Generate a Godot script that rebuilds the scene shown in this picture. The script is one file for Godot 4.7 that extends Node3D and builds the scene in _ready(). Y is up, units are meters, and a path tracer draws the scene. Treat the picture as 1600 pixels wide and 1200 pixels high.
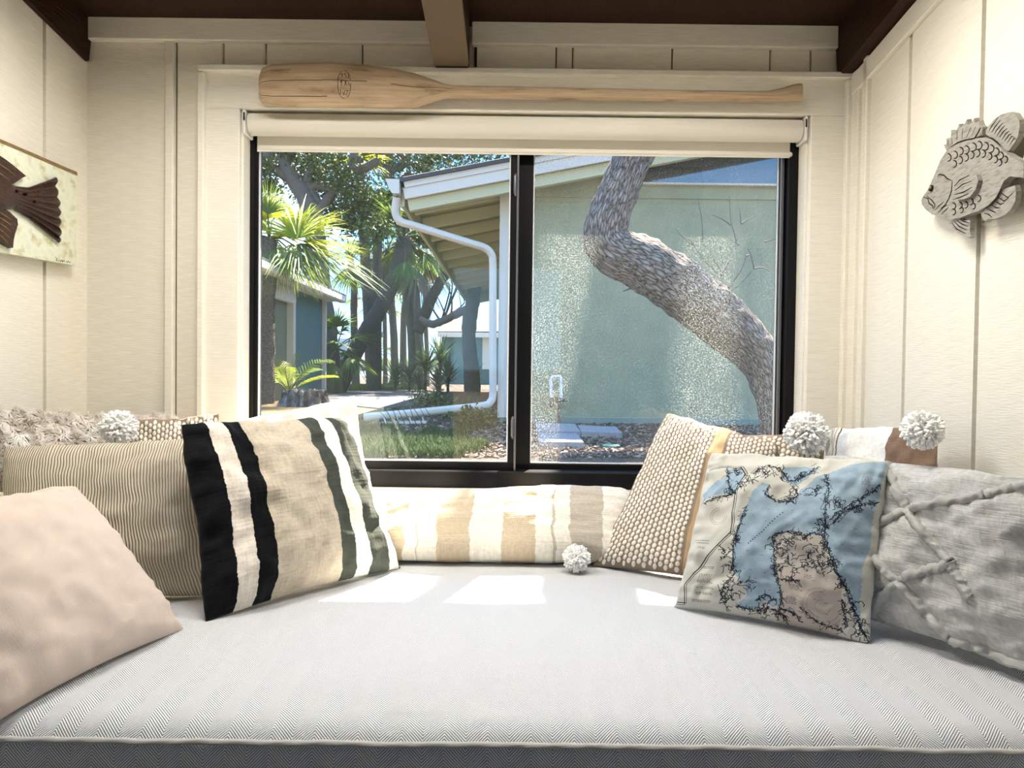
extends Node3D

const F := 1100.0            # focal length of the lens in pixels of the 1600 x 1200 frame
const EYE := Vector3(0, 1.03, 0)
const BED := 0.54            # top of the mattress
const GROUND := 0.60         # ground outside
const WALL := -1.94          # inner face of the window wall
const LEFT := -1.172         # inner faces of the side walls
const RIGHT := 0.914
var lens_turn := Basis(Vector3.RIGHT, deg_to_rad(-1.1)) * Basis(Vector3.BACK, deg_to_rad(0.7))
var rng := RandomNumberGenerator.new()
var m := {}
var used := {}


# ---------------------------------------------------------------- mesh building
class Geo:
	var v := PackedVector3Array()
	var uv := PackedVector2Array()
	var c := PackedColorArray()
	var ix := PackedInt32Array()
	var tint := Color.WHITE

	func vert(p: Vector3, t := Vector2.ZERO) -> int:
		v.append(p)
		uv.append(t)
		c.append(tint)
		return v.size() - 1

	func tri(a: int, b: int, d: int) -> void:
		ix.append(a)
		ix.append(b)
		ix.append(d)

	# convex flat polygon that faces away from a point inside
	func poly(pts: Array, inside: Vector3) -> void:
		var mid := Vector3.ZERO
		for p in pts:
			mid += p
		mid /= pts.size()
		var n: Vector3 = (pts[2] - pts[0]).cross(pts[1] - pts[0])
		var list := pts
		if n.dot(mid - inside) < 0:
			list = pts.duplicate()
			list.reverse()
		var first := v.size()
		for p in list:
			vert(p)
		for k in range(1, list.size() - 1):
			tri(first, first + k, first + k + 1)

	func box(ctr: Vector3, size: Vector3, turn := Basis.IDENTITY, bev := 0.0) -> void:
		var h := size * 0.5
		var b: float = min(bev, min(h.x, min(h.y, h.z)) * 0.9)
		if b <= 0.0:
			for ax in 3:
				for s in [-1.0, 1.0]:
					var pts := []
					for q in [[-1, -1], [1, -1], [1, 1], [-1, 1]]:
						var p := Vector3.ZERO
						p[ax] = s * h[ax]
						p[(ax + 1) % 3] = q[0] * h[(ax + 1) % 3]
						p[(ax + 2) % 3] = q[1] * h[(ax + 2) % 3]
						pts.append(ctr + turn * p)
					poly(pts, ctr)
			return
		var corner := func(sx: float, sy: float, sz: float, on: int) -> Vector3:
			var p := Vector3(sx * (h.x - b), sy * (h.y - b), sz * (h.z - b))
			p[on] = [sx, sy, sz][on] * h[on]
			return ctr + turn * p
		for ax in 3:
			for s in [-1.0, 1.0]:
				var pts := []
				for q in [[-1.0, -1.0], [1.0, -1.0], [1.0, 1.0], [-1.0, 1.0]]:
					var sg := [0.0, 0.0, 0.0]
					sg[ax] = s
					sg[(ax + 1) % 3] = q[0]
					sg[(ax + 2) % 3] = q[1]
					pts.append(corner.call(sg[0], sg[1], sg[2], ax))
				poly(pts, ctr)
			for s1 in [-1.0, 1.0]:
				for s2 in [-1.0, 1.0]:
					var a1 := (ax + 1) % 3
					var a2 := (ax + 2) % 3
					var lo := [0.0, 0.0, 0.0]
					lo[ax] = -1.0
					lo[a1] = s1
					lo[a2] = s2
					var hi := lo.duplicate()
					hi[ax] = 1.0
					poly([corner.call(lo[0], lo[1], lo[2], a1), corner.call(lo[0], lo[1], lo[2], a2), corner.call(hi[0], hi[1], hi[2], a2), corner.call(hi[0], hi[1], hi[2], a1)], ctr)
		for sx in [-1.0, 1.0]:
			for sy in [-1.0, 1.0]:
				for sz in [-1.0, 1.0]:
					poly([corner.call(sx, sy, sz, 0), corner.call(sx, sy, sz, 1), corner.call(sx, sy, sz, 2)], ctr)

	# a beam of rectangular section between two points
	func bar(a: Vector3, b: Vector3, w: float, t: float, up := Vector3.UP, bev := 0.0) -> void:
		var z := (b - a).normalized()
		var x := up.cross(z).normalized()
		var y := z.cross(x)
		box((a + b) * 0.5, Vector3(w, t, (b - a).length()), Basis(x, y, z), bev)

	# eight corners: four of one face, then the four opposite
	func hexa(p: Array) -> void:
		var mid := Vector3.ZERO
		for q in p:
			mid += q
		mid /= 8.0
		poly([p[0], p[1], p[2], p[3]], mid)
		poly([p[4], p[5], p[6], p[7]], mid)
		for k in 4:
			poly([p[k], p[(k + 1) % 4], p[4 + (k + 1) % 4], p[4 + k]], mid)

	# a smooth sheet; fn(u, v) gives the point for u, v in 0..1
	func sheet(nu: int, nv: int, fn: Callable, flip := false) -> void:
		var first := v.size()
		for j in nv + 1:
			for i in nu + 1:
				var t := Vector2(float(i) / nu, float(j) / nv)
				vert(fn.call(t.x, t.y), t)
		for j in nv:
			for i in nu:
				var a := first + j * (nu + 1) + i
				var b := a + nu + 1
				if flip:
					tri(a, b, a + 1)
					tri(a + 1, b, b + 1)
				else:
					tri(a, a + 1, b)
					tri(a + 1, b + 1, b)

	# a round tube along a path; rough(dir, k) may push the surface out
	func tube(path: Array, rad: Variant, sides := 8, rough: Variant = null, closed := true) -> void:
		var n := path.size()
		var first := v.size()
		var along := 0.0
		var x := Vector3.ZERO
		for k in n:
			var d: Vector3 = (path[min(k + 1, n - 1)] - path[max(k - 1, 0)]).normalized()
			if x == Vector3.ZERO:
				x = d.cross(Vector3.UP if absf(d.y) < 0.9 else Vector3.RIGHT).normalized()
			x = (x - d * x.dot(d)).normalized()
			var y := d.cross(x)
			if k:
				along += (path[k] - path[k - 1]).length()
			var r: float = rad[k] if rad is Array else rad
			for s in sides + 1:
				var a := TAU * s / sides
				var o := x * cos(a) + y * sin(a)
				var out := r
				if rough != null:
					out += rough.call(path[k] + o * r, r, s % sides, k)
				vert(path[k] + o * out, Vector2(float(s) / sides, along))
		for k in n - 1:
			for s in sides:
				var a := first + k * (sides + 1) + s
				var b := a + sides + 1
				tri(a, b, a + 1)
				tri(a + 1, b, b + 1)
		if closed:
			for e in [0, n - 1]:
				var mid := vert(path[e])
				for s in sides:
					var a: int = first + e * (sides + 1) + s
					if e == 0:
						tri(mid, a, a + 1)
					else:
						tri(mid, a + 1, a)

	# flat outline pushed out to a plate: front face at depth d, chamfered by b
	func plate(outline: PackedVector2Array, o: Vector3, x: Vector3, y: Vector3, d: float, b := 0.0) -> void:
		var nrm := x.cross(y).normalized()
		var n := outline.size()
		var fr := outline
		if b > 0.0:
			fr = PackedVector2Array()
			for k in n:
				var t := (outline[(k + 1) % n] - outline[(k + n - 1) % n]).normalized()
				fr.append(outline[k] + Vector2(-t.y, t.x) * b * (-1.0 if Geometry2D.is_polygon_clockwise(outline) else 1.0))
		var tris := Geometry2D.triangulate_polygon(outline)
		var at := func(p: Vector2, h: float) -> Vector3: return o + x * p.x + y * p.y + nrm * h
		var f0 := v.size()
		for k in n:
			vert(at.call(fr[k], d), fr[k])
		var b0 := v.size()
		for k in n:
			vert(at.call(outline[k], 0.0), outline[k])
		for k in range(0, tris.size(), 3):
			var a := fr[tris[k]]
			var e := fr[tris[k + 1]]
			var g := fr[tris[k + 2]]
			var turned := (e - a).cross(g - a) > 0.0
			tri(f0 + tris[k], f0 + tris[k + (2 if turned else 1)], f0 + tris[k + (1 if turned else 2)])
			tri(b0 + tris[k], b0 + tris[k + (1 if turned else 2)], b0 + tris[k + (2 if turned else 1)])
		var ctr := at.call(outline[0], d * 0.5) as Vector3
		for k in n:
			var k2 := (k + 1) % n
			var t3 := x * (outline[k2] - outline[k]).x + y * (outline[k2] - outline[k]).y
			var away := t3.cross(nrm) * (-1.0 if Geometry2D.is_polygon_clockwise(outline) else 1.0)
			ctr = at.call((outline[k] + outline[k2]) * 0.5, d * 0.5) - away
			poly([at.call(fr[k], d), at.call(fr[k2], d), at.call(outline[k2], 0.0), at.call(outline[k], 0.0)], ctr)

	func leaf(p: Vector3, dir: Vector3, side: Vector3, length: float, w: float) -> void:
		var a := vert(p)
		var b := vert(p + dir * length * 0.45 + side * w * 0.5)
		var d := vert(p + dir * length)
		var e := vert(p + dir * length * 0.45 - side * w * 0.5)
		tri(a, b, d)
		tri(a, d, e)

	# a narrow blade along points, widths given, lying across "side"
	func blade(path: Array, w: Array, side: Vector3) -> void:
		var first := v.size()
		for k in path.size():
			vert(path[k] - side * w[k] * 0.5, Vector2(0, float(k) / path.size()))
			vert(path[k] + side * w[k] * 0.5, Vector2(1, float(k) / path.size()))
		for k in path.size() - 1:
			var a := first + k * 2
			tri(a, a + 1, a + 2)
			tri(a + 1, a + 3, a + 2)

	func mesh() -> ArrayMesh:
		var n := PackedVector3Array()
		n.resize(v.size())
		for k in range(0, ix.size(), 3):
			var a := ix[k]
			var b := ix[k + 1]
			var d := ix[k + 2]
			var f := (v[d] - v[a]).cross(v[b] - v[a])
			n[a] += f
			n[b] += f
			n[d] += f
		for k in n.size():
			n[k] = n[k].normalized() if n[k].length_squared() > 1e-20 else Vector3.UP
		var arr := []
		arr.resize(Mesh.ARRAY_MAX)
		arr[Mesh.ARRAY_VERTEX] = v
		arr[Mesh.ARRAY_NORMAL] = n
		arr[Mesh.ARRAY_TEX_UV] = uv
		arr[Mesh.ARRAY_COLOR] = c
		arr[Mesh.ARRAY_INDEX] = ix
		var am := ArrayMesh.new()
		am.add_surface_from_arrays(Mesh.PRIMITIVE_TRIANGLES, arr)
		return am


# a stuffed cushion spanned by four corners; u, v run -1..1, v = -1 along the top edge
class Cushion:
	var k: Array
	var n: Vector3
	var fat: float
	var back := 0.6
	var pinch := 0.07
	var wrinkle := 0.006
	var gather := 0.004
	var full := 0.5
	var noise := FastNoiseLite.new()
	var blunt := 0.05

	func _init(tl: Vector3, tr: Vector3, br: Vector3, bl: Vector3, thick: float, salt: int) -> void:
		k = [tl, tr, br, bl]
		n = ((br - tl).cross(tr - bl)).normalized()
		fat = thick
		noise.seed = salt
		noise.frequency = 1.0
		noise.fractal_octaves = 2

	func base(u: float, v: float) -> Vector3:
		var uu := u * (1.0 - pinch * (1.0 - v * v))
		var vv := v * (1.0 - pinch * (1.0 - u * u))
		var a := (uu + 1.0) * 0.5
		var b := (vv + 1.0) * 0.5
		var p: Vector3 = k[0].lerp(k[1], a).lerp(k[3].lerp(k[2], a), b)
		# blunt corners and edges that wander a little
		p = p.lerp((k[0] + k[1] + k[2] + k[3]) * 0.25, blunt * pow(u * v, 4.0) * (1.0 if v < 0.0 else 0.2))
		p += (k[1] - k[0]) * 0.010 * noise.get_noise_2d(u * 1.3 + 60.0, v * 2.2) + (k[3] - k[0]) * 0.012 * noise.get_noise_2d(u * 2.2 + 90.0, v * 1.3) * (1.0 - b)
		return p

	func pt(u: float, v: float, side: float, lift := 0.0) -> Vector3:
		var e := pow(maxf(0.0, 1.0 - pow(absf(u), 2.4)), full) * pow(maxf(0.0, 1.0 - pow(absf(v), 2.4)), full)
		var t := fat * e * (1.0 if side > 0.0 else back)
		var w := noise.get_noise_3d(u * 1.6, v * 1.6, side * 7.0) * wrinkle * 1.6
		w += (absf(noise.get_noise_3d(u * 2.6 + 9.0, v * 2.6, side * 3.0)) - 0.15) * -wrinkle * 1.5
		var near_u := exp(-(1.0 - absf(u)) / 0.16)
		var near_v := exp(-(1.0 - absf(v)) / 0.16)
		w += gather * (near_v * sin(u * 21.0 + 5.0 * noise.get_noise_1d(u * 3.0 + 40.0)) + near_u * sin(v * 19.0 + 5.0 * noise.get_noise_1d(v * 3.0)))
		return base(u, v) + n * side * (t + w * smoothstep(0.0, 0.35, e) + lift)

	func shape(res := 56) -> Geo:
		var g := Geo.new()
		for side in [1.0, -1.0]:
			g.sheet(res, res, func(a: float, b: float) -> Vector3:
				return pt(sin((a - 0.5) * PI), sin((b - 0.5) * PI), side), side < 0.0)
		for i in g.uv.size():
			g.uv[i] = Vector2(0.5 + 0.5 * sin((g.uv[i].x - 0.5) * PI), 0.5 + 0.5 * sin((g.uv[i].y - 0.5) * PI))
		return g


# ---------------------------------------------------------------- places
func ray(x: float, y: float) -> Vector3:
	return lens_turn * Vector3((x - 800.0) / F, (600.0 - y) / F, -1.0)


func at_z(x: float, y: float, z: float) -> Vector3:
	var d := ray(x, y)
	return EYE + d * (z / d.z)


func at_x(x: float, y: float, wx: float) -> Vector3:
	var d := ray(x, y)
	return EYE + d * (wx / d.x)


func at_y(x: float, y: float, h: float) -> Vector3:
	var d := ray(x, y)
	return EYE + d * ((h - EYE.y) / d.y)


func on_bed(x: float, y: float) -> Vector3:
	return at_y(x, y, BED)


# ---------------------------------------------------------------- nodes
func numbered(called: String) -> String:
	used[called] = used.get(called, -1) + 1
	return called if used[called] == 0 else "%s_%03d" % [called, used[called]]


func world_of(node: Node3D) -> Vector3:
	var p := Vector3.ZERO
	while node != self:
		p += node.position
		node = node.get_parent()
	return p


func thing(called: String, label: String, category: String, base := Vector3.ZERO, group := "") -> Node3D:
	var o := Node3D.new()
	o.name = numbered(called)
	add_child(o)
	o.position = base
	o.set_meta("label", label)
	o.set_meta("category", category)
	if group:
		o.set_meta("group", group)
	return o


func setting(called: String, label := "", category := "") -> Node3D:
	var o := Node3D.new()
	o.name = numbered(called)
	add_child(o)
	o.set_meta("kind", "structure")
	if label:
		o.set_meta("label", label)
	if category:
		o.set_meta("category", category)
	return o


# geometry is written in world metres; the node takes its parent's place off again
func obj(called: String, g: Geo, mt: Material, parent: Node3D = null, label := "") -> MeshInstance3D:
	var o := MeshInstance3D.new()
	o.name = called if parent else numbered(called)
	o.mesh = g.mesh()
	o.material_override = mt
	if parent:
		parent.add_child(o, true)
		o.position = -world_of(parent)
	else:
		add_child(o)
	if label:
		o.set_meta("label", label)
	return o


func box_obj(called: String, ctr: Vector3, size: Vector3, mt: Material, parent: Node3D, bev := 0.003, turn := Basis.IDENTITY) -> MeshInstance3D:
	var g := Geo.new()
	g.box(ctr, size, turn, bev)
	return obj(called, g, mt, parent)


# ---------------------------------------------------------------- materials
func noise_tex(freq: float, octaves := 4, ramp: Array = [], salt := 1, size := 512, kind := FastNoiseLite.TYPE_SIMPLEX_SMOOTH) -> NoiseTexture2D:
	var n := FastNoiseLite.new()
	n.noise_type = kind
	n.seed = salt
	n.frequency = freq
	n.fractal_octaves = octaves
	var t := NoiseTexture2D.new()
	t.width = size
	t.height = size
	t.seamless = true
	t.noise = n
	if ramp:
		var g := Gradient.new()
		g.offsets = PackedFloat32Array()
		g.colors = PackedColorArray()
		var offs := PackedFloat32Array()
		var cols := PackedColorArray()
		for r in ramp:
			offs.append(r[0])
			cols.append(r[1])
		g.offsets = offs
		g.colors = cols
		t.color_ramp = g
	return t


func rgb8(r: float, g: float, b: float) -> Color:
	return Color(r / 255.0, g / 255.0, b / 255.0)


func mat(col: Color, rough := 0.85, o := {}) -> StandardMaterial3D:
	var s := StandardMaterial3D.new()
	s.albedo_color = col
	s.roughness = rough
	s.metallic_specular = o.get("spec", 0.3)
	s.metallic = o.get("metal", 0.0)
	s.cull_mode = BaseMaterial3D.CULL_DISABLED
	if o.has("tex"):
		s.albedo_texture = o.tex
	if o.has("bump"):
		s.heightmap_enabled = true
		s.heightmap_texture = o.bump
		s.heightmap_scale = o.get("deep", 0.1)
	if o.has("uv"):
		s.uv1_scale = o.uv
	if o.get("tri", false):
		s.uv1_triplanar = true
		s.uv1_world_triplanar = true
		s.uv1_triplanar_sharpness = 6.0
	if o.has("back"):
		s.backlight_enabled = true
		s.backlight = o.back
	if o.has("rim"):
		s.rim_enabled = true
		s.rim = o.rim
		s.rim_tint = 0.5
	if o.get("vcol", false):
		s.vertex_color_use_as_albedo = true
	return s


func tex_of(img: Image) -> ImageTexture:
	return ImageTexture.create_from_image(img)

const CHART_WATER := [[[318, 377], [345, 274], [381, 218], [426, 230], [438, 307], [489, 334], [563, 319], [590, 244], [654, 148], [689, 133], [792, 54], [991, 0], [973, 262], [961, 516], [940, 671], [957, 893], [911, 822], [838, 688], [786, 591], [751, 497], [658, 500], [568, 503], [486, 536], [511, 643], [553, 783], [583, 904], [538, 925], [499, 896], [454, 950], [394, 961], [346, 946], [395, 886], [390, 830], [320, 773], [300, 717], [292, 616], [289, 522], [291, 446]], [[148, 133], [239, 123], [261, 191], [240, 297], [168, 295], [47, 355], [32, 311], [84, 235], [149, 192]], [[476, 99], [570, 77], [657, 91], [609, 164], [549, 216], [487, 178]], [[911, 822], [957, 893], [962, 918], [933, 889]]]
const CHART_ROAD := [[28, 139], [114, 118], [237, 111], [272, 167], [246, 274], [247, 419], [264, 541], [156, 688], [50, 858], [66, 973], [13, 973]]
const CHART_COAST := [[[318, 377], [305, 444], [294, 521], [292, 616], [305, 716], [320, 773], [281, 839], [264, 899], [298, 932]], [[486, 536], [524, 515], [586, 501], [652, 522], [701, 484], [751, 497]], [[486, 536], [511, 643], [553, 783], [583, 904]], [[689, 133], [723, 229], [731, 356], [751, 497], [786, 591], [814, 654], [854, 723], [911, 822], [942, 904], [978, 966]], [[426, 230], [416, 288], [469, 325], [545, 327], [581, 278], [549, 216]], [[307, 163], [377, 97], [458, 112], [526, 185], [597, 143], [646, 81]], [[148, 133], [192, 257], [240, 297], [172, 311], [50, 372]], [[971, 167], [866, 286], [763, 404]], [[973, 262], [860, 318], [774, 423]], [[572, 919], [642, 934], [681, 971]], [[347, 951], [456, 959], [540, 934], [613, 966]], [[447, 905], [495, 868], [550, 887]], [[672, 901], [754, 957], [876, 969]], [[569, 771], [664, 764]], [[862, 813], [890, 949]], [[942, 904], [1003, 995]]]
const CHART_CLUMPS := [[322, 861, 63], [381, 831, 51], [305, 921, 42], [504, 932, 42], [575, 937, 42], [524, 581, 38], [575, 553, 46], [643, 523, 42], [723, 601, 51], [764, 662, 38], [585, 632, 42], [544, 717, 34], [732, 449, 29], [751, 547, 34], [812, 635, 29], [863, 740, 25], [913, 840, 34], [944, 930, 42], [313, 197, 42], [386, 155, 38], [472, 145, 51], [577, 134, 42], [542, 305, 42], [664, 236, 34], [261, 249, 34], [299, 573, 29], [290, 738, 38], [248, 664, 34], [198, 291, 29], [205, 162, 34], [780, 307, 34], [885, 305, 34], [628, 684, 51], [694, 654, 34]]
const CHART_RINGS := [[161, 442, 52], [161, 442, 40], [777, 873, 93], [777, 873, 74], [777, 873, 34]]
const CHART_TEXT := [[153, 745, 81, 10], [152, 791, 72, 45], [156, 830, 85, 12], [163, 864, 108, 14], [165, 897, 90, 12], [160, 942, 108, 14], [100, 634, 45, 10], [91, 593, 90, 3], [95, 608, 72, 3], [641, 787, 54, 30], [701, 720, 36, 20], [624, 855, 49, 40], [898, 132, 45, 50]]


# ---------------------------------------------------------------- light and camera
func light_and_camera() -> void:
	var cam := Camera3D.new()
	cam.name = "camera"
	cam.transform = Transform3D(lens_turn, EYE)
	cam.fov = rad_to_deg(2.0 * atan(600.0 / F))
	cam.near = 0.05
	cam.far = 600.0
	add_child(cam)
	cam.current = true

	var e := Environment.new()
	e.tonemap_mode = Environment.TONE_MAPPER_LINEAR
	e.tonemap_exposure = 1.72
	e.background_mode = Environment.BG_SKY
	e.sdfgi_enabled = true
	e.ssao_enabled = true
	e.ssil_enabled = true
	var sm := ProceduralSkyMaterial.new()
	sm.sky_top_color = rgb8(74, 138, 208)
	sm.sky_horizon_color = rgb8(168, 214, 240)
	sm.ground_bottom_color = rgb8(120, 112, 98)
	sm.ground_horizon_color = rgb8(190, 196, 196)
	sm.sky_energy_multiplier = 1.35
	sm.sun_angle_max = 1.0
	sm.sky_cover = noise_tex(0.006, 5, [[0.0, Color(1, 1, 1, 0)], [0.5, Color(1, 1, 1, 0)], [0.66, Color(1, 1, 1, 0.75)], [1.0, Color(1, 1, 1, 0.95)]], 5, 1024)
	sm.sky_cover_modulate = Color(0.85, 0.87, 0.9, 1.0)
	var sk := Sky.new()
	sk.sky_material = sm
	e.sky = sk
	var we := WorldEnvironment.new()
	we.name = "environment"
	we.environment = e
	add_child(we)

	var sun := DirectionalLight3D.new()
	sun.name = "sun"
	add_child(sun)
	sun.look_at_from_position(Vector3.ZERO, Vector3(-0.35, -1.57, 1.0), Vector3.UP)
	sun.light_color = Color(1.0, 0.955, 0.88)
	sun.light_energy = 7.5
	sun.light_angular_distance = 0.6
	sun.shadow_enabled = true


# ---------------------------------------------------------------- surfaces
func surfaces() -> void:
	var grain := noise_tex(0.035, 5, [], 11)
	var fine := noise_tex(0.18, 4, [], 12)
	var mottle := noise_tex(0.02, 4, [[0.0, Color(0.93, 0.93, 0.93)], [1.0, Color.WHITE]], 13)
	m.grain = grain
	m.fine = fine
	m.wall = mat(rgb8(246, 240, 224), 0.62, {"tri": true, "uv": Vector3(1.3, 26, 1.3), "bump": grain, "deep": 0.05, "tex": mottle})
	m.trim = mat(rgb8(247, 242, 228), 0.5, {"tri": true, "uv": Vector3(1.1, 19, 1.1), "bump": grain, "deep": 0.035, "tex": mottle})
	m.wall_backing = mat(rgb8(150, 138, 114), 0.8)
	m.brown = mat(rgb8(58, 37, 24), 0.55, {"tri": true, "uv": Vector3(9, 9, 0.8), "bump": grain, "deep": 0.08, "tex": noise_tex(0.03, 4, [[0.0, Color(0.8, 0.8, 0.8)], [1.0, Color.WHITE]], 14)})
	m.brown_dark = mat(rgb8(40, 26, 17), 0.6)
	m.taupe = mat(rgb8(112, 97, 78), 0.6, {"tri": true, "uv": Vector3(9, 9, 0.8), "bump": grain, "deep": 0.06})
	m.black_metal = mat(rgb8(17, 17, 18), 0.45, {"spec": 0.3})
	m.grey_metal = mat(rgb8(118, 118, 120), 0.4, {"metal": 0.6})
	m.bead = mat(rgb8(225, 228, 228), 0.5)
	m.blind = mat(rgb8(244, 239, 226), 0.7, {"bump": fine, "deep": 0.02, "tri": true, "uv": Vector3(8, 8, 8), "back": rgb8(150, 146, 134)})
	m.blind_hardware = mat(rgb8(238, 236, 230), 0.35)
	m.floor = mat(rgb8(150, 118, 84), 0.5, {"tri": true, "uv": Vector3(8, 1, 0.8), "tex": noise_tex(0.03, 4, [[0.0, Color(0.75, 0.75, 0.75)], [1.0, Color.WHITE]], 15)})
	m.plaster = mat(rgb8(240, 238, 230), 0.8)
	m.siding = mat(rgb8(132, 150, 138), 0.75)
	m.glass = mat(Color(0.9, 1.0, 0.97, 0.03), 0.0, {"spec": 0.5})
	m.glass.transparency = BaseMaterial3D.TRANSPARENCY_ALPHA


# herringbone of the mattress: 6 cm repeat, sixteen threads
func herringbone(for_height: bool) -> ImageTexture:
	var s := 512
	var img := Image.create(s, s, false, Image.FORMAT_RGB8)
	var nz := FastNoiseLite.new()
	nz.seed = 21
	nz.frequency = 0.12
	for y in s:
		for x in s:
			var zig := absf(fposmod(float(x) / s * 2.0, 2.0) - 1.0)
			var t := fposmod((float(y) / s + zig * 0.5) * 14.0, 1.0)
			var thread := 0.5 - 0.5 * cos(t * TAU)
			thread = clampf(thread * 1.25 + nz.get_noise_2d(x, y) * 0.25, 0.0, 1.0)
			if for_height:
				img.set_pixel(x, y, Color(thread, thread, thread))
			else:
				img.set_pixel(x, y, rgb8(118, 119, 120).lerp(rgb8(237, 239, 241), smoothstep(0.08, 0.5, thread)))
	return tex_of(img)


# plain weave as a height field
func weave(threads: int, slub: float, salt: int) -> ImageTexture:
	var s := 256
	var img := Image.create(s, s, false, Image.FORMAT_RGB8)
	var nz := FastNoiseLite.new()
	nz.seed = salt
	nz.frequency = 0.05
	for y in s:
		for x in s:
			var a := sin(float(x) / s * PI * threads)
			var b := sin(float(y) / s * PI * threads)
			var h := 0.5 + 0.25 * (absf(a) if (int(float(x) * threads / s) + int(float(y) * threads / s)) % 2 else absf(b)) + slub * (nz.get_noise_2d(x * 0.15, y * 3.0) + nz.get_noise_2d(x * 3.0 + 500.0, y * 0.15))
			img.set_pixel(x, y, Color(h, h, h))
	return tex_of(img)


# ---------------------------------------------------------------- the room
func wall_of_boards(called: String, plane_x: float, sign: float, cuts: Array, top_at: Callable) -> Node3D:
	var w := setting(called)
	var thick := 0.02
	var g := Geo.new()
	var z0: float = cuts[0]
	var z1: float = cuts[-1]
	var xb := plane_x + sign * thick
	var xo := plane_x + sign * 0.10
	g.hexa([Vector3(xb, 0, z0 - 0.1), Vector3(xb, 0, z1), Vector3(xb, top_at.call(z1) + 0.06, z1), Vector3(xb, top_at.call(z0) + 0.06, z0 - 0.1),
		Vector3(xo, 0, z0 - 0.1), Vector3(xo, 0, z1), Vector3(xo, top_at.call(z1) + 0.06, z1), Vector3(xo, top_at.call(z0) + 0.06, z0 - 0.1)])
	obj("backing", g, m.wall_backing, w)
	for k in cuts.size() - 1:
		var a: float = cuts[k] + 0.0025
		var b: float = cuts[k + 1] - 0.0025
		g = Geo.new()
		var c := 0.004
		# a board with an eased front edge, cut along the slope of the ceiling
		g.hexa([Vector3(plane_x, 0, a + c), Vector3(plane_x, 0, b - c), Vector3(plane_x, top_at.call(b), b - c), Vector3(plane_x, top_at.call(a), a + c),
			Vector3(xb, 0, a), Vector3(xb, 0, b), Vector3(xb, top_at.call(b), b), Vector3(xb, top_at.call(a), a)])
		obj("board", g, m.wall, w)
	return w


func ceiling_at(z: float) -> float:
	return 1.968 + 0.15 * (z - WALL)


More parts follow.
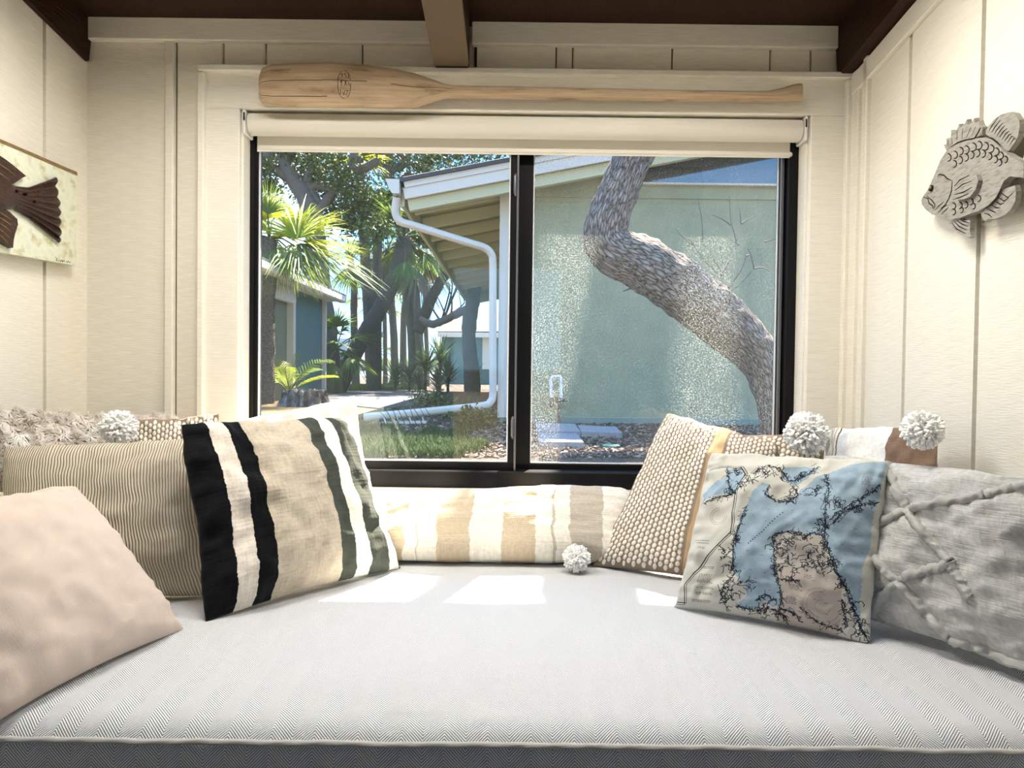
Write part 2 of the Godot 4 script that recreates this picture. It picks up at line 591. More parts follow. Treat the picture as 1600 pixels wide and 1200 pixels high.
func room() -> void:
	# window wall
	var w := setting("wall_back")
	var x0 := -0.747
	var x1 := 0.801
	var y0 := 0.695
	var y1 := 1.735
	var top := 1.97
	var core := func(ax: float, ay: float, bx: float, by: float, back_z := -2.06) -> Geo:
		var g := Geo.new()
		g.box(Vector3((ax + bx) / 2, (ay + by) / 2, (WALL - 0.016 + back_z) / 2), Vector3(bx - ax, by - ay, absf(back_z - WALL + 0.016)))
		return g
	for q in [[LEFT - 0.1, 0.0, x0 - 0.012, top], [x1 + 0.012, 0.0, RIGHT + 0.1, top], [x0 - 0.012, y1 + 0.012, x1 + 0.012, top], [x0 - 0.012, 0.0, x1 + 0.012, y0 - 0.03]]:
		obj("core", core.call(q[0], q[1], q[2], q[3]), m.wall_backing, w)
		obj("siding_panel", core.call(q[0], q[1], q[2], q[3], -2.061), m.siding, w)
	# vertical boards: full height beside the casing, short ones above it, one panel below the sill
	var full := [[LEFT - 0.015, -0.955], [-0.928, -0.80], [0.806, RIGHT - 0.006]]
	for f in full:
		box_obj("board", Vector3((f[0] + f[1]) / 2, 0.985, WALL - 0.008), Vector3(f[1] - f[0] - 0.003, 1.97, 0.016), m.wall, w, 0.003)
	var above := [-0.80, -0.684, -0.42, -0.155, 0.11, 0.155, 0.427, 0.695, 0.806]
	for k in above.size() - 1:
		box_obj("board", Vector3((above[k] + above[k + 1]) / 2, (y1 + 0.02 + 1.97) / 2, WALL - 0.008), Vector3(above[k + 1] - above[k] - 0.004, 1.97 - y1 - 0.02, 0.016), m.wall, w, 0.003)
	box_obj("board", Vector3((x0 + x1) / 2, 0.33, WALL - 0.008), Vector3(1.606, 0.66, 0.016), m.wall, w, 0.003)
	box_obj("batten", Vector3(-0.9415, 0.985, WALL + 0.003), Vector3(0.024, 1.97, 0.022), m.wall, w, 0.003)

	# side walls of boards
	var lt := func(z: float) -> float: return ceiling_at(z)
	wall_of_boards("wall_left", LEFT, -1.0, [WALL - 0.012, -1.765, -1.505, -1.245, -0.985, -0.65], lt)
	var wr := wall_of_boards("wall_right", RIGHT, 1.0, [WALL + 0.012, -1.645, -1.39, -1.135, -0.88, -0.65], lt)
	box_obj("batten", Vector3(RIGHT - 0.004, 0.93, -1.835), Vector3(0.016, 1.86, 0.022), m.wall, wr, 0.003)
	# corner board and the sloping board under the beam
	box_obj("corner_board", Vector3(RIGHT - 0.004, 0.92, -1.897), Vector3(0.012, 1.84, 0.05), m.trim, wr, 0.002)
	var g := Geo.new()
	g.bar(Vector3(RIGHT - 0.005, ceiling_at(-1.925) - 0.167, -1.925), Vector3(RIGHT - 0.005, ceiling_at(-0.66) - 0.167, -0.66), 0.014, 0.055, Vector3.UP, 0.003)
	obj("sloping_board", g, m.trim, wr)
	box_obj("gap_strip", Vector3(RIGHT - 0.003, 0.93, WALL + 0.006), Vector3(0.008, 1.86, 0.012), m.brown_dark, wr, 0.001)

	# ceiling, its beams, and the overhang outside
	var c := setting("ceiling")
	g = Geo.new()
	var za := -2.06
	var zb := 3.1
	g.hexa([Vector3(-2.5, ceiling_at(za), za), Vector3(2.3, ceiling_at(za), za), Vector3(2.3, ceiling_at(zb), zb), Vector3(-2.5, ceiling_at(zb), zb),
		Vector3(-2.5, ceiling_at(za) + 0.12, za), Vector3(2.3, ceiling_at(za) + 0.12, za), Vector3(2.3, ceiling_at(zb) + 0.12, zb), Vector3(-2.5, ceiling_at(zb) + 0.12, zb)])
	obj("ceiling_deck", g, m.brown, c)
	g = Geo.new()
	var zo := -2.285
	g.hexa([Vector3(-2.5, ceiling_at(zo), zo), Vector3(2.3, ceiling_at(zo), zo), Vector3(2.3, ceiling_at(za), za), Vector3(-2.5, ceiling_at(za), za),
		Vector3(-2.5, ceiling_at(zo) + 0.12, zo), Vector3(2.3, ceiling_at(zo) + 0.12, zo), Vector3(2.3, ceiling_at(za) + 0.12, za), Vector3(-2.5, ceiling_at(za) + 0.12, za)])
	obj("roof_overhang", g, m.siding, c)
	box_obj("eave_board", Vector3(-0.1, ceiling_at(zo) + 0.02, zo - 0.01), Vector3(4.8, 0.19, 0.02), m.plaster, c)
	for b in [[LEFT, LEFT + 0.014, 0.115, "brown"], [RIGHT - 0.042, RIGHT, 0.134, "brown"]]:
		g = Geo.new()
		var xm: float = (b[0] + b[1]) / 2
		var low: float = b[2]
		g.bar(Vector3(xm, ceiling_at(WALL) - low / 2 + 0.01, WALL), Vector3(xm, ceiling_at(-0.65) - low / 2 + 0.01, -0.65), b[1] - b[0], low + 0.02, Vector3.UP, 0.004)
		obj("beam", g, m[b[3]], c)
	g = Geo.new()
	g.bar(Vector3(-0.172, ceiling_at(-1.89) - 0.06, -1.89), Vector3(-0.172, ceiling_at(0.6) - 0.06, 0.6), 0.094, 0.14, Vector3.UP, 0.005)
	var bm := obj("beam", g, m.brown, c)
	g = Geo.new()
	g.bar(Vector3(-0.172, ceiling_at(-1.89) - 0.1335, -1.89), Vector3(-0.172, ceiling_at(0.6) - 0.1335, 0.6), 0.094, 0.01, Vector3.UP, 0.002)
	obj("lit_underside", g, m.taupe, bm)  # taupe paints in the light bounced up onto the brown beam
	box_obj("beam_end_shade", Vector3(-0.172, 1.905, -1.915), Vector3(0.09, 0.13, 0.05), m.brown_dark, c)  # dark block stands in for the shade where the beam meets the wall
	box_obj("cover_strip", Vector3(-0.110, 1.87, WALL + 0.004), Vector3(0.007, 0.076, 0.01), m.brown, c, 0.001)

	# frieze board under the ceiling, either side of the beam
	var fr := setting("trim_1")
	for q in [[LEFT + 0.012, -0.222], [-0.121, RIGHT - 0.042]]:
		box_obj("frieze_board", Vector3((q[0] + q[1]) / 2, 1.945, WALL + 0.010), Vector3(q[1] - q[0], 0.066, 0.02), m.trim, fr, 0.003)

	# casing round the window: flat boards with a raised outer lip
	var cs := setting("trim_2")
	var cw := 0.107
	box_obj("casing_head", Vector3((x0 + x1) / 2, y1 + cw / 2 - 0.003, WALL + 0.009), Vector3(x1 - x0 + 2 * cw, cw, 0.018), m.trim, cs, 0.003)
	for q in [[x0 - cw, x0], [x1, x1 + cw]]:
		box_obj("casing_side", Vector3((q[0] + q[1]) / 2, (0.60 + y1) / 2 - 0.003, WALL + 0.009), Vector3(cw - 0.001, y1 - 0.60, 0.018), m.trim, cs, 0.003)
	box_obj("casing_lip", Vector3((x0 + x1) / 2, y1 + cw - 0.007, WALL + 0.017), Vector3(x1 - x0 + 2 * cw + 0.004, 0.018, 0.034), m.trim, cs, 0.003)
	for xx in [x0 - cw + 0.007, x1 + cw - 0.007]:
		box_obj("casing_lip", Vector3(xx, (0.60 + y1 + cw) / 2 - 0.008, WALL + 0.017), Vector3(0.018, y1 + cw - 0.62, 0.034), m.trim, cs, 0.003)

	# window: white reveal, black frame, two sliding sashes, panes, catches
	var wn := setting("window_1", "wide black framed sliding window with two panes", "window")
	for q in [[x0 - 0.006, x0 + 0.004], [x1 - 0.004, x1 + 0.006]]:
		box_obj("reveal", Vector3((q[0] + q[1]) / 2, (y0 + y1) / 2, -2.0), Vector3(0.012, y1 - y0, 0.125), m.trim, wn, 0.002)
	box_obj("reveal", Vector3((x0 + x1) / 2, y1 + 0.004, -2.0), Vector3(x1 - x0 + 0.02, 0.012, 0.125), m.trim, wn, 0.002)
	box_obj("window_sill", Vector3((x0 + x1) / 2, y0 - 0.012, -1.985), Vector3(x1 - x0 + 0.03, 0.032, 0.15), m.trim, wn, 0.004)
	var fx0 := x0 + 0.004
	var fx1 := x1 - 0.004
	var fb := y0 + 0.004
	box_obj("frame_rail", Vector3((fx0 + fx1) / 2, fb + 0.024, -2.0), Vector3(fx1 - fx0, 0.048, 0.07), m.black_metal, wn, 0.003)
	box_obj("frame_rail", Vector3((fx0 + fx1) / 2, y1 - 0.018, -2.01), Vector3(fx1 - fx0, 0.03, 0.07), m.black_metal, wn, 0.003)
	box_obj("frame_stile", Vector3(fx0 + 0.006, (fb + y1) / 2, -2.02), Vector3(0.012, y1 - fb, 0.07), m.black_metal, wn, 0.002)
	box_obj("frame_stile", Vector3(fx1 - 0.014, (fb + y1) / 2, -2.02), Vector3(0.028, y1 - fb, 0.07), m.black_metal, wn, 0.002)
	var sash := func(ax: float, bx: float, z: float, left: float, right: float, low: float, called: String) -> Node3D:
		var s := Node3D.new()
		s.name = called
		wn.add_child(s, true)
		var ya := fb + 0.046
		var yb := y1 - 0.03
		box_obj("stile", Vector3(ax + left / 2, (ya + yb) / 2, z), Vector3(left, yb - ya, 0.026), m.black_metal, s, 0.002)
		box_obj("stile", Vector3(bx - right / 2, (ya + yb) / 2, z), Vector3(right, yb - ya, 0.026), m.black_metal, s, 0.002)
		box_obj("rail", Vector3((ax + bx) / 2, ya + low / 2, z), Vector3(bx - ax, low, 0.026), m.black_metal, s, 0.002)
		box_obj("rail", Vector3((ax + bx) / 2, yb - 0.012, z), Vector3(bx - ax, 0.024, 0.026), m.black_metal, s, 0.002)
		var pa := ax + left
		var pb := bx - right
		var pc := ya + low
		box_obj("pane", Vector3((pa + pb) / 2, (pc + yb) / 2, z), Vector3(pb - pa, yb - pc, 0.0), m.glass, s, 0.0)
		for q in [[pa + 0.002, (pc + yb) / 2, 0.004, yb - pc], [pb - 0.002, (pc + yb) / 2, 0.004, yb - pc], [(pa + pb) / 2, pc + 0.002, pb - pa, 0.004]]:
			box_obj("glazing_bead", Vector3(q[0], q[1], z + 0.006), Vector3(q[2], q[3], 0.008), m.bead, s, 0.001)
		return s
	sash.call(fx0 + 0.010, 0.012, -2.005, 0.012, 0.022, 0.024, "left_sash")
	var rs: Node3D = sash.call(-0.012, fx1 - 0.024, -2.034, 0.066, 0.016, 0.018, "right_sash")
	rs.set_meta("label", "dusty right hand sash")
	box_obj("grey_edge_strip", Vector3(fx1 - 0.036, (fb + y1) / 2, -2.012), Vector3(0.008, y1 - fb - 0.05, 0.012), m.grey_metal, wn, 0.001)
	box_obj("interlock", Vector3(0.010, (fb + y1) / 2, -1.992), Vector3(0.006, y1 - fb - 0.07, 0.012), m.grey_metal, wn, 0.001)
	for yy in [0.868, 1.552]:
		g = Geo.new()
		g.tube([Vector3(0.004, yy - 0.03, -1.992), Vector3(0.002, yy - 0.022, -1.982), Vector3(0.002, yy + 0.022, -1.982), Vector3(0.004, yy + 0.03, -1.992)], 0.004, 8)
		obj("catch", g, m.grey_metal, wn)
	# the coat of dust on the outer face of the right pane
	var dn := FastNoiseLite.new()
	dn.seed = 31
	dn.frequency = 0.42
	var pn := FastNoiseLite.new()
	pn.seed = 32
	pn.frequency = 0.012
	var img := Image.create(512, 512, false, Image.FORMAT_RGBA8)
	for y in 512:
		for x in 512:
			var a := 0.01 + 0.5 * smoothstep(0.2, 0.85, dn.get_noise_2d(x, y) + 0.2) * (0.9 + 0.5 * pn.get_noise_2d(x, y))
			img.set_pixel(x, y, Color(1, 1, 1, clampf(a, 0.0, 0.6)))
	m.dust = mat(rgb8(232, 232, 226), 0.95, {"tex": tex_of(img), "spec": 0.1, "back": Color(1, 1, 1), "uv": Vector3(0.8, 1.0, 1)})
	m.dust.transparency = BaseMaterial3D.TRANSPARENCY_ALPHA
	g = Geo.new()
	var da := Vector3(0.054, fb + 0.064, -2.0365)
	var db := Vector3(fx1 - 0.040, y1 - 0.054, -2.0365)
	g.sheet(1, 1, func(u: float, v: float) -> Vector3: return Vector3(lerpf(da.x, db.x, u), lerpf(db.y, da.y, v), da.z))
	obj("dust_film", g, m.dust, rs)

	# the room behind the camera
	var fl := setting("floor")
	box_obj("floor_deck", Vector3(-0.1, -0.05, 0.5), Vector3(4.9, 0.1, 5.3), m.floor, fl, 0.0)
	var wf := setting("wall_front")
	box_obj("flank", Vector3(-1.84, 1.15, -0.60), Vector3(1.33, 2.3, 0.1), m.plaster, wf, 0.0)
	box_obj("flank", Vector3(1.60, 1.15, -0.60), Vector3(1.2, 2.3, 0.1), m.plaster, wf, 0.0)
	for xx in [-2.45, 2.25]:
		g = Geo.new()
		var hx := 0.05
		g.hexa([Vector3(xx - hx, 0, -0.65), Vector3(xx + hx, 0, -0.65), Vector3(xx + hx, 0, 3.1), Vector3(xx - hx, 0, 3.1),
			Vector3(xx - hx, ceiling_at(-0.65) + 0.05, -0.65), Vector3(xx + hx, ceiling_at(-0.65) + 0.05, -0.65), Vector3(xx + hx, ceiling_at(3.1) + 0.05, 3.1), Vector3(xx - hx, ceiling_at(3.1) + 0.05, 3.1)])
		obj("side_of_room", g, m.plaster, wf)
	var wb := setting("wall_rear")
	box_obj("rear_panel", Vector3(-1.55, 1.4, 3.05), Vector3(1.8, 2.8, 0.1), m.plaster, wb, 0.0)
	box_obj("rear_panel", Vector3(1.4, 1.4, 3.05), Vector3(1.7, 2.8, 0.1), m.plaster, wb, 0.0)
	box_obj("rear_panel", Vector3(-0.1, 2.45, 3.05), Vector3(2.3, 0.66, 0.1), m.plaster, wb, 0.0)
	var rd := setting("door_1", "wide glazed door opening behind the camera", "door")
	for xx in [-0.62, -0.05, 0.52]:
		box_obj("door_stile", Vector3(xx, 1.06, 3.05), Vector3(0.06, 2.12, 0.06), m.trim, rd, 0.003)
	for yy in [0.04, 2.09]:
		box_obj("door_rail", Vector3(-0.05, yy, 3.05), Vector3(1.2, 0.08, 0.05), m.trim, rd, 0.003)


# two unseen flush lamps added to brighten the nook, above the picture
func added_fill_lamps() -> void:
	m.diffuser = mat(rgb8(250, 246, 236), 0.6)
	m.diffuser.emission_enabled = true
	m.diffuser.emission = rgb8(255, 246, 230)
	m.diffuser.emission_energy_multiplier = 2.0
	for q in [[-0.55, "added unseen fill lamp over the striped cushion side of the nook"], [0.30, "added unseen fill lamp over the chart cushion side of the nook"]]:
		var z := -1.33
		var y := ceiling_at(z)
		var tilt := Basis(Vector3.RIGHT, -atan(0.15))
		var t := thing("added_fill_lamp", q[1], "lamp", Vector3(q[0], y, z), "added fill lamps in the nook ceiling")
		box_obj("housing", Vector3(q[0], y - 0.022, z), Vector3(0.46, 0.04, 0.34), m.plaster, t, 0.008, tilt)
		for e in [[-0.225, 0.0, 0.01, 0.34], [0.225, 0.0, 0.01, 0.34], [0.0, -0.165, 0.46, 0.01], [0.0, 0.165, 0.46, 0.01]]:
			box_obj("skirt", Vector3(q[0], y, z) + tilt * Vector3(e[0], -0.066, e[1]), Vector3(e[2], 0.072, e[3]), m.plaster, t, 0.002, tilt)  # skirts added to keep the fill light off the upper walls
		box_obj("diffuser", Vector3(q[0], y - 0.045, z), Vector3(0.42, 0.006, 0.30), m.diffuser, t, 0.002, tilt)
		var l := AreaLight3D.new()
		l.name = "added_fill_light"
		t.add_child(l)
		l.position = Vector3(0, -0.056, 0)
		l.basis = tilt * Basis(Vector3.RIGHT, -PI / 2)
		l.area_size = Vector2(0.42, 0.30)
		l.area_normalize_energy = true
		l.light_color = Color(1.0, 0.985, 0.965)
		l.light_energy = 0.76
		l.area_range = 8.0
		l.area_attenuation = 2.0
		l.shadow_enabled = true


# ---------------------------------------------------------------- things on the walls
func roller_blind() -> void:
	var t := thing("roller_blind", "cream roller blind rolled up at the top of the window", "blind", Vector3(0.027, 1.735, -1.945))
	var g := Geo.new()
	g.tube([Vector3(-0.730, 1.700, -1.957), Vector3(0.785, 1.700, -1.957)], 0.030, 40)
	obj("roll", g, m.blind, t)
	g = Geo.new()
	g.box(Vector3(0.028, 1.668, -1.986), Vector3(1.50, 0.066, 0.0015))
	obj("hanging_cloth", g, m.blind, t)
	box_obj("bottom_bar", Vector3(0.028, 1.645, -1.986), Vector3(1.50, 0.014, 0.010), m.blind, t, 0.004)
	for xx in [-0.737, 0.791]:
		var b := box_obj("bracket", Vector3(xx, 1.698, -1.955), Vector3(0.008, 0.066, 0.064), m.blind_hardware, t, 0.003)
		box_obj("bracket_slot", Vector3(xx + (0.002 if xx < 0 else -0.002), 1.71, -1.921), Vector3(0.004, 0.022, 0.002), m.black_metal, b, 0.0005)


func oar() -> void:
	var wood := Image.create(1024, 128, false, Image.FORMAT_RGB8)
	var nz := FastNoiseLite.new()
	nz.seed = 41
	nz.frequency = 0.02
	var big := FastNoiseLite.new()
	big.seed = 42
	big.frequency = 0.011
	for y in 128:
		for x in 1024:
			var s := nz.get_noise_2d(x * 0.35, y * 5.0) * 0.5 + 0.5
			var b := big.get_noise_2d(x * 0.8, y * 2.0) * 0.5 + 0.5
			var col := rgb8(156, 131, 102).lerp(rgb8(212, 190, 158), clampf(s * 0.75 + b * 0.45 - 0.1, 0, 1))
			if b < 0.36:
				col = col.lerp(rgb8(112, 84, 60), (0.36 - b) * 2.5)
			wood.set_pixel(x, y, col)
	# checks in the old blade, and the worn oval stamp
	for q in [[0, 205, 56, 0.3], [0, 130, 92, 0.6], [0, 60, 26, 0.25], [250, 420, 60, 0.35]]:
		for x in range(q[0], q[1]):
			var yy := int(q[2] + 2.0 * nz.get_noise_1d(x * 0.4))
			for d in 2:
				wood.set_pixel(x, yy + d, wood.get_pixel(x, yy + d).lerp(rgb8(44, 28, 18), q[3] * 1.6 if q[3] < 0.6 else 0.95))
	var ink := rgb8(54, 36, 26)
	for k in 260:
		var a := TAU * k / 260.0
		if nz.get_noise_1d(k * 2.0) > -0.25:
			wood.set_pixel(162 + int(12.5 * cos(a)), 64 + int(35.0 * sin(a)), ink)
	for q in [[154, 44, 168, 38], [158, 40, 158, 50], [163, 39, 166, 50], [170, 42, 170, 52], [155, 60, 160, 56], [157, 55, 157, 68], [163, 56, 167, 66], [167, 56, 163, 66], [170, 60, 172, 66], [155, 74, 155, 86], [158, 78, 164, 88], [164, 76, 160, 88], [166, 76, 170, 76], [169, 76, 166, 88]]:
		for k in 13:
			var p := Vector2(q[0], q[1]).lerp(Vector2(q[2], q[3]), k / 12.0)
			wood.set_pixel(int(p.x), int(p.y), ink)
	m.oar = mat(Color.WHITE, 0.75, {"tex": tex_of(wood), "bump": m.fine, "deep": 0.02})
	var t := thing("canoe_paddle", "long weathered wooden paddle resting along the top of the window casing", "paddle", Vector3(0, 1.74, -1.90))
	# outline: [x in the photo, top, bottom], half thickness
	var rows := [[405, 118, 155, 0.004], [410, 106, 163, 0.007], [425, 100, 167, 0.009], [470, 98, 168, 0.010], [520, 98, 169, 0.011], [570, 101, 169, 0.012], [620, 108, 169, 0.013], [645, 114, 168.5, 0.014],
		[660, 119, 165, 0.015], [680, 126, 158, 0.016], [695, 132, 154, 0.017], [705, 134, 153, 0.0165], [760, 135, 154, 0.0165], [900, 138, 156, 0.016], [1050, 141, 157.5, 0.016], [1180, 143.5, 158.5, 0.016], [1200, 143, 158.7, 0.016],
		[1222, 138, 159, 0.016], [1238, 132.5, 159, 0.015], [1246, 131, 159, 0.014], [1252, 131, 158.5, 0.012]]
	var zc := -1.886
	var g := Geo.new()
	var n := rows.size()
	var at := func(s: float) -> Array:
		var f := s * (n - 1)
		var k := int(min(floor(f), n - 2))
		var r := []
		for q in 4:
			r.append(lerpf(rows[k][q], rows[k + 1][q], f - k))
		return r
	g.sheet(160, 28, func(s: float, a: float) -> Vector3:
		var r: Array = at.call(s)
		var top: Vector3 = at_z(r[0], r[1], zc)
		var bot: Vector3 = at_z(r[0], r[2], zc)
		var ang := a * TAU
		var cc := signf(cos(ang)) * pow(absf(cos(ang)), 0.75)
		return (top + bot) / 2 + (top - bot) / 2 * cc + Vector3(0, 0, sin(ang) * r[3]))
	for i in g.uv.size():
		var r: Array = at.call(g.uv[i].x)
		var a := g.uv[i].y
		g.uv[i] = Vector2((r[0] - 405.0) / 847.0, 0.5 - 0.5 * cos(a * TAU))
	var o := obj("paddle_body", g, m.oar, t)
	m.end_grain = mat(rgb8(120, 92, 64), 0.85)
	for e in [0.0, 1.0]:
		g = Geo.new()
		var r: Array = at.call(e)
		var pts := []
		for k in 14:
			var ang := TAU * k / 14.0
			var top: Vector3 = at_z(r[0], r[1], zc)
			var bot: Vector3 = at_z(r[0], r[2], zc)
			pts.append((top + bot) / 2 + (top - bot) / 2 * signf(cos(ang)) * pow(absf(cos(ang)), 0.75) + Vector3(0, 0, sin(ang) * r[3]))
		g.poly(pts, Vector3(0, 1.75, zc))
		obj("end_grain", g, m.end_grain, o)


func strokes(called: String, list: Array, o: Callable, r: float, mt: Material, parent: Node3D) -> void:
	for s in list:
		var g := Geo.new()
		var path := []
		for p in s:
			path.append(o.call(p))
		var rad := []
		for k in path.size():
			rad.append(r * (0.45 if k == 0 or k == path.size() - 1 else 1.0))
		g.tube(path, rad, 5)
		obj(called, g, mt, parent)


func carved_fish() -> void:
	m.driftwood = mat(rgb8(164, 162, 155), 0.8, {"tri": true, "uv": Vector3(3, 14, 3), "bump": m.grain, "deep": 0.05, "tex": noise_tex(0.02, 5, [[0.0, rgb8(196, 188, 176)], [0.45, rgb8(240, 237, 232)], [1.0, Color.WHITE]], 51)})
	m.groove = mat(rgb8(44, 40, 36), 0.9)
	var px := RIGHT - 0.022
	var on := func(p: Array, h := 0.0) -> Vector3: return at_x(1420.0 + p[0] / 5.0, 150.0 + p[1] / 5.0, px - h)
	var base: Vector3 = on.call([520, 950])
	var t := thing("carved_fish", "grey carved wooden fish hanging on the white board wall", "wall carving", base)
	# the plate lies in the plane of the wall: x runs away from the window, y up
	var flat := func(list: Array, face: float) -> PackedVector2Array:
		var out := PackedVector2Array()
		for p in list:
			var q: Vector3 = on.call(p, face)
			out.append(Vector2(q.z, q.y))
		return out
	var zx := Vector3(0, 0, 1)
	var make := func(called: String, list: Array, lift: float, d: float, parent: Node3D, bev := 0.0012) -> MeshInstance3D:
		var g := Geo.new()
		g.plate(flat.call(list, lift + d), Vector3(px - lift, 0, 0), zx, Vector3.UP, d, bev)
		return obj(called, g, m.driftwood, parent)
	var body := [[95, 815], [110, 780], [140, 740], [160, 700], [200, 610], [245, 500], [290, 430], [330, 395], [420, 350], [520, 325], [585, 320], [640, 330], [700, 375], [745, 430], [800, 470], [900, 520], [900, 640], [840, 640], [790, 632], [745, 665], [715, 730], [680, 800], [620, 860], [540, 905], [460, 930], [400, 955], [330, 970], [270, 950], [180, 930], [130, 890], [100, 850]]
	var b: MeshInstance3D = make.call("body", body, 0.0, 0.013, t)
	var dorsal := [[270, 380], [290, 385], [292, 330], [325, 322], [330, 262], [350, 282], [372, 262], [392, 215], [402, 245], [432, 215], [455, 178], [462, 222], [490, 205], [512, 168], [520, 205], [548, 190], [560, 225], [580, 240], [575, 310], [520, 328], [420, 352], [330, 398], [292, 432]]
	make.call("dorsal_fin", dorsal, -0.001, 0.009, t)
	make.call("rear_fin", [[600, 265], [625, 225], [665, 180], [720, 140], [780, 122], [830, 135], [865, 185], [870, 240], [855, 320], [820, 380], [780, 435], [745, 430], [690, 365], [620, 318], [595, 300]], -0.001, 0.009, t)
	make.call("anal_fin", [[715, 745], [760, 715], [830, 692], [842, 740], [835, 820], [800, 890], [750, 935], [680, 962], [620, 970], [600, 985], [575, 970], [560, 915], [620, 862], [680, 800]], -0.001, 0.009, t)
	make.call("pelvic_fin", [[330, 968], [400, 952], [420, 968], [480, 965], [482, 1000], [480, 1060], [488, 1100], [460, 1112], [400, 1085], [345, 1040], [315, 1000]], -0.001, 0.009, t)
	make.call("tail_fin", [[880, 510], [900, 450], [960, 400], [1050, 360], [1090, 420], [1070, 520], [1085, 640], [1060, 760], [960, 720], [900, 660], [878, 640]], -0.001, 0.009, t)
	var fin: MeshInstance3D = make.call("pectoral_fin", [[350, 770], [345, 715], [380, 665], [430, 615], [490, 595], [530, 610], [545, 660], [525, 730], [480, 790], [430, 812], [370, 815]], 0.013, 0.008, t)
	# carved lines
	var lines := []
	for q in [[305, 480, 30], [355, 460, 30], [400, 430, 30], [445, 420, 32], [500, 398, 32], [545, 385, 32], [595, 392, 32], [640, 410, 30], [680, 435, 30], [715, 465, 28], [750, 495, 26], [350, 530, 28], [395, 500, 30], [440, 480, 30], [485, 460, 30], [530, 445, 30], [575, 450, 30], [625, 470, 28], [670, 495, 28], [705, 520, 26], [345, 860, 26], [395, 855, 26], [440, 850, 26], [480, 825, 26], [540, 800, 26], [345, 905, 24], [405, 890, 24], [500, 860, 24]]:
		var arc := []
		for k in 7:
			var a := -PI * 0.55 + PI * 1.1 * k / 6.0
			arc.append([q[0] + q[2] * 0.9 * cos(a), q[1] + q[2] * sin(a)])
		lines.append(arc)
	lines.append([[225, 632], [240, 612], [275, 618], [300, 645], [335, 660]])
	lines.append([[340, 660], [335, 740], [315, 800], [285, 850], [250, 880]])
	lines.append([[115, 790], [150, 800], [160, 840], [185, 855], [195, 885]])
	lines.append([[140, 780], [185, 820], [205, 850], [200, 880]])
	lines.append([[205, 890], [240, 855], [275, 825]])
	lines.append([[230, 910], [270, 870], [300, 850]])
	lines.append([[250, 925], [290, 890], [310, 870]])
	lines.append([[330, 400], [380, 365], [440, 345], [515, 330], [550, 270], [560, 245]])
	lines.append([[612, 322], [650, 330], [690, 362], [712, 388]])
	lines.append([[725, 725], [690, 795], [640, 850], [590, 880]])
	strokes("carved_line", lines, func(p: Array) -> Vector3: return on.call(p, 0.0131), 0.0013, m.groove, b)
	lines = [[[305, 390], [310, 345]], [[340, 380], [335, 330]], [[375, 345], [378, 275]], [[415, 335], [422, 255]], [[452, 322], [485, 245]], [[490, 315], [522, 240]], [[525, 318], [556, 250]]]
	for k in 9:
		lines.append([[628 + k * 20, 270 + k * 14], [650 + k * 22, 232 + k * 12], [700 + k * 17, 165 + k * 22]])
	for k in 6:
		lines.append([[590 + k * 26, 915 - k * 32], [625 + k * 30, 925 - k * 26], [650 + k * 32, 950 - k * 38]])
	for k in 4:
		lines.append([[335 + k * 22, 990 - k * 8], [375 + k * 20, 1040 - k * 20], [445 + k * 8, 1075 - k * 28]])
	strokes("fin_line", lines, func(p: Array) -> Vector3: return on.call(p, 0.0081), 0.0012, m.groove, t)
	strokes("fin_line", [[[355, 705], [400, 655], [470, 620]], [[358, 740], [420, 690], [490, 665]], [[358, 770], [430, 750], [495, 710]], [[340, 810], [400, 792], [465, 762]]], func(p: Array) -> Vector3: return on.call(p, 0.0211), 0.0012, m.groove, fin)
	var g := Geo.new()
	var ec: Vector3 = on.call([182, 720], 0.0125)
	g.tube([ec, ec + Vector3(-0.004, 0, 0)], 0.0065, 20)
	var eye := obj("eye", g, m.groove, b)
	g = Geo.new()
	g.tube([ec + Vector3(-0.0038, 0.0008, 0.0008), ec + Vector3(-0.006, 0.0008, 0.0008)], 0.0035, 16)
	obj("pupil", g, m.driftwood, eye)


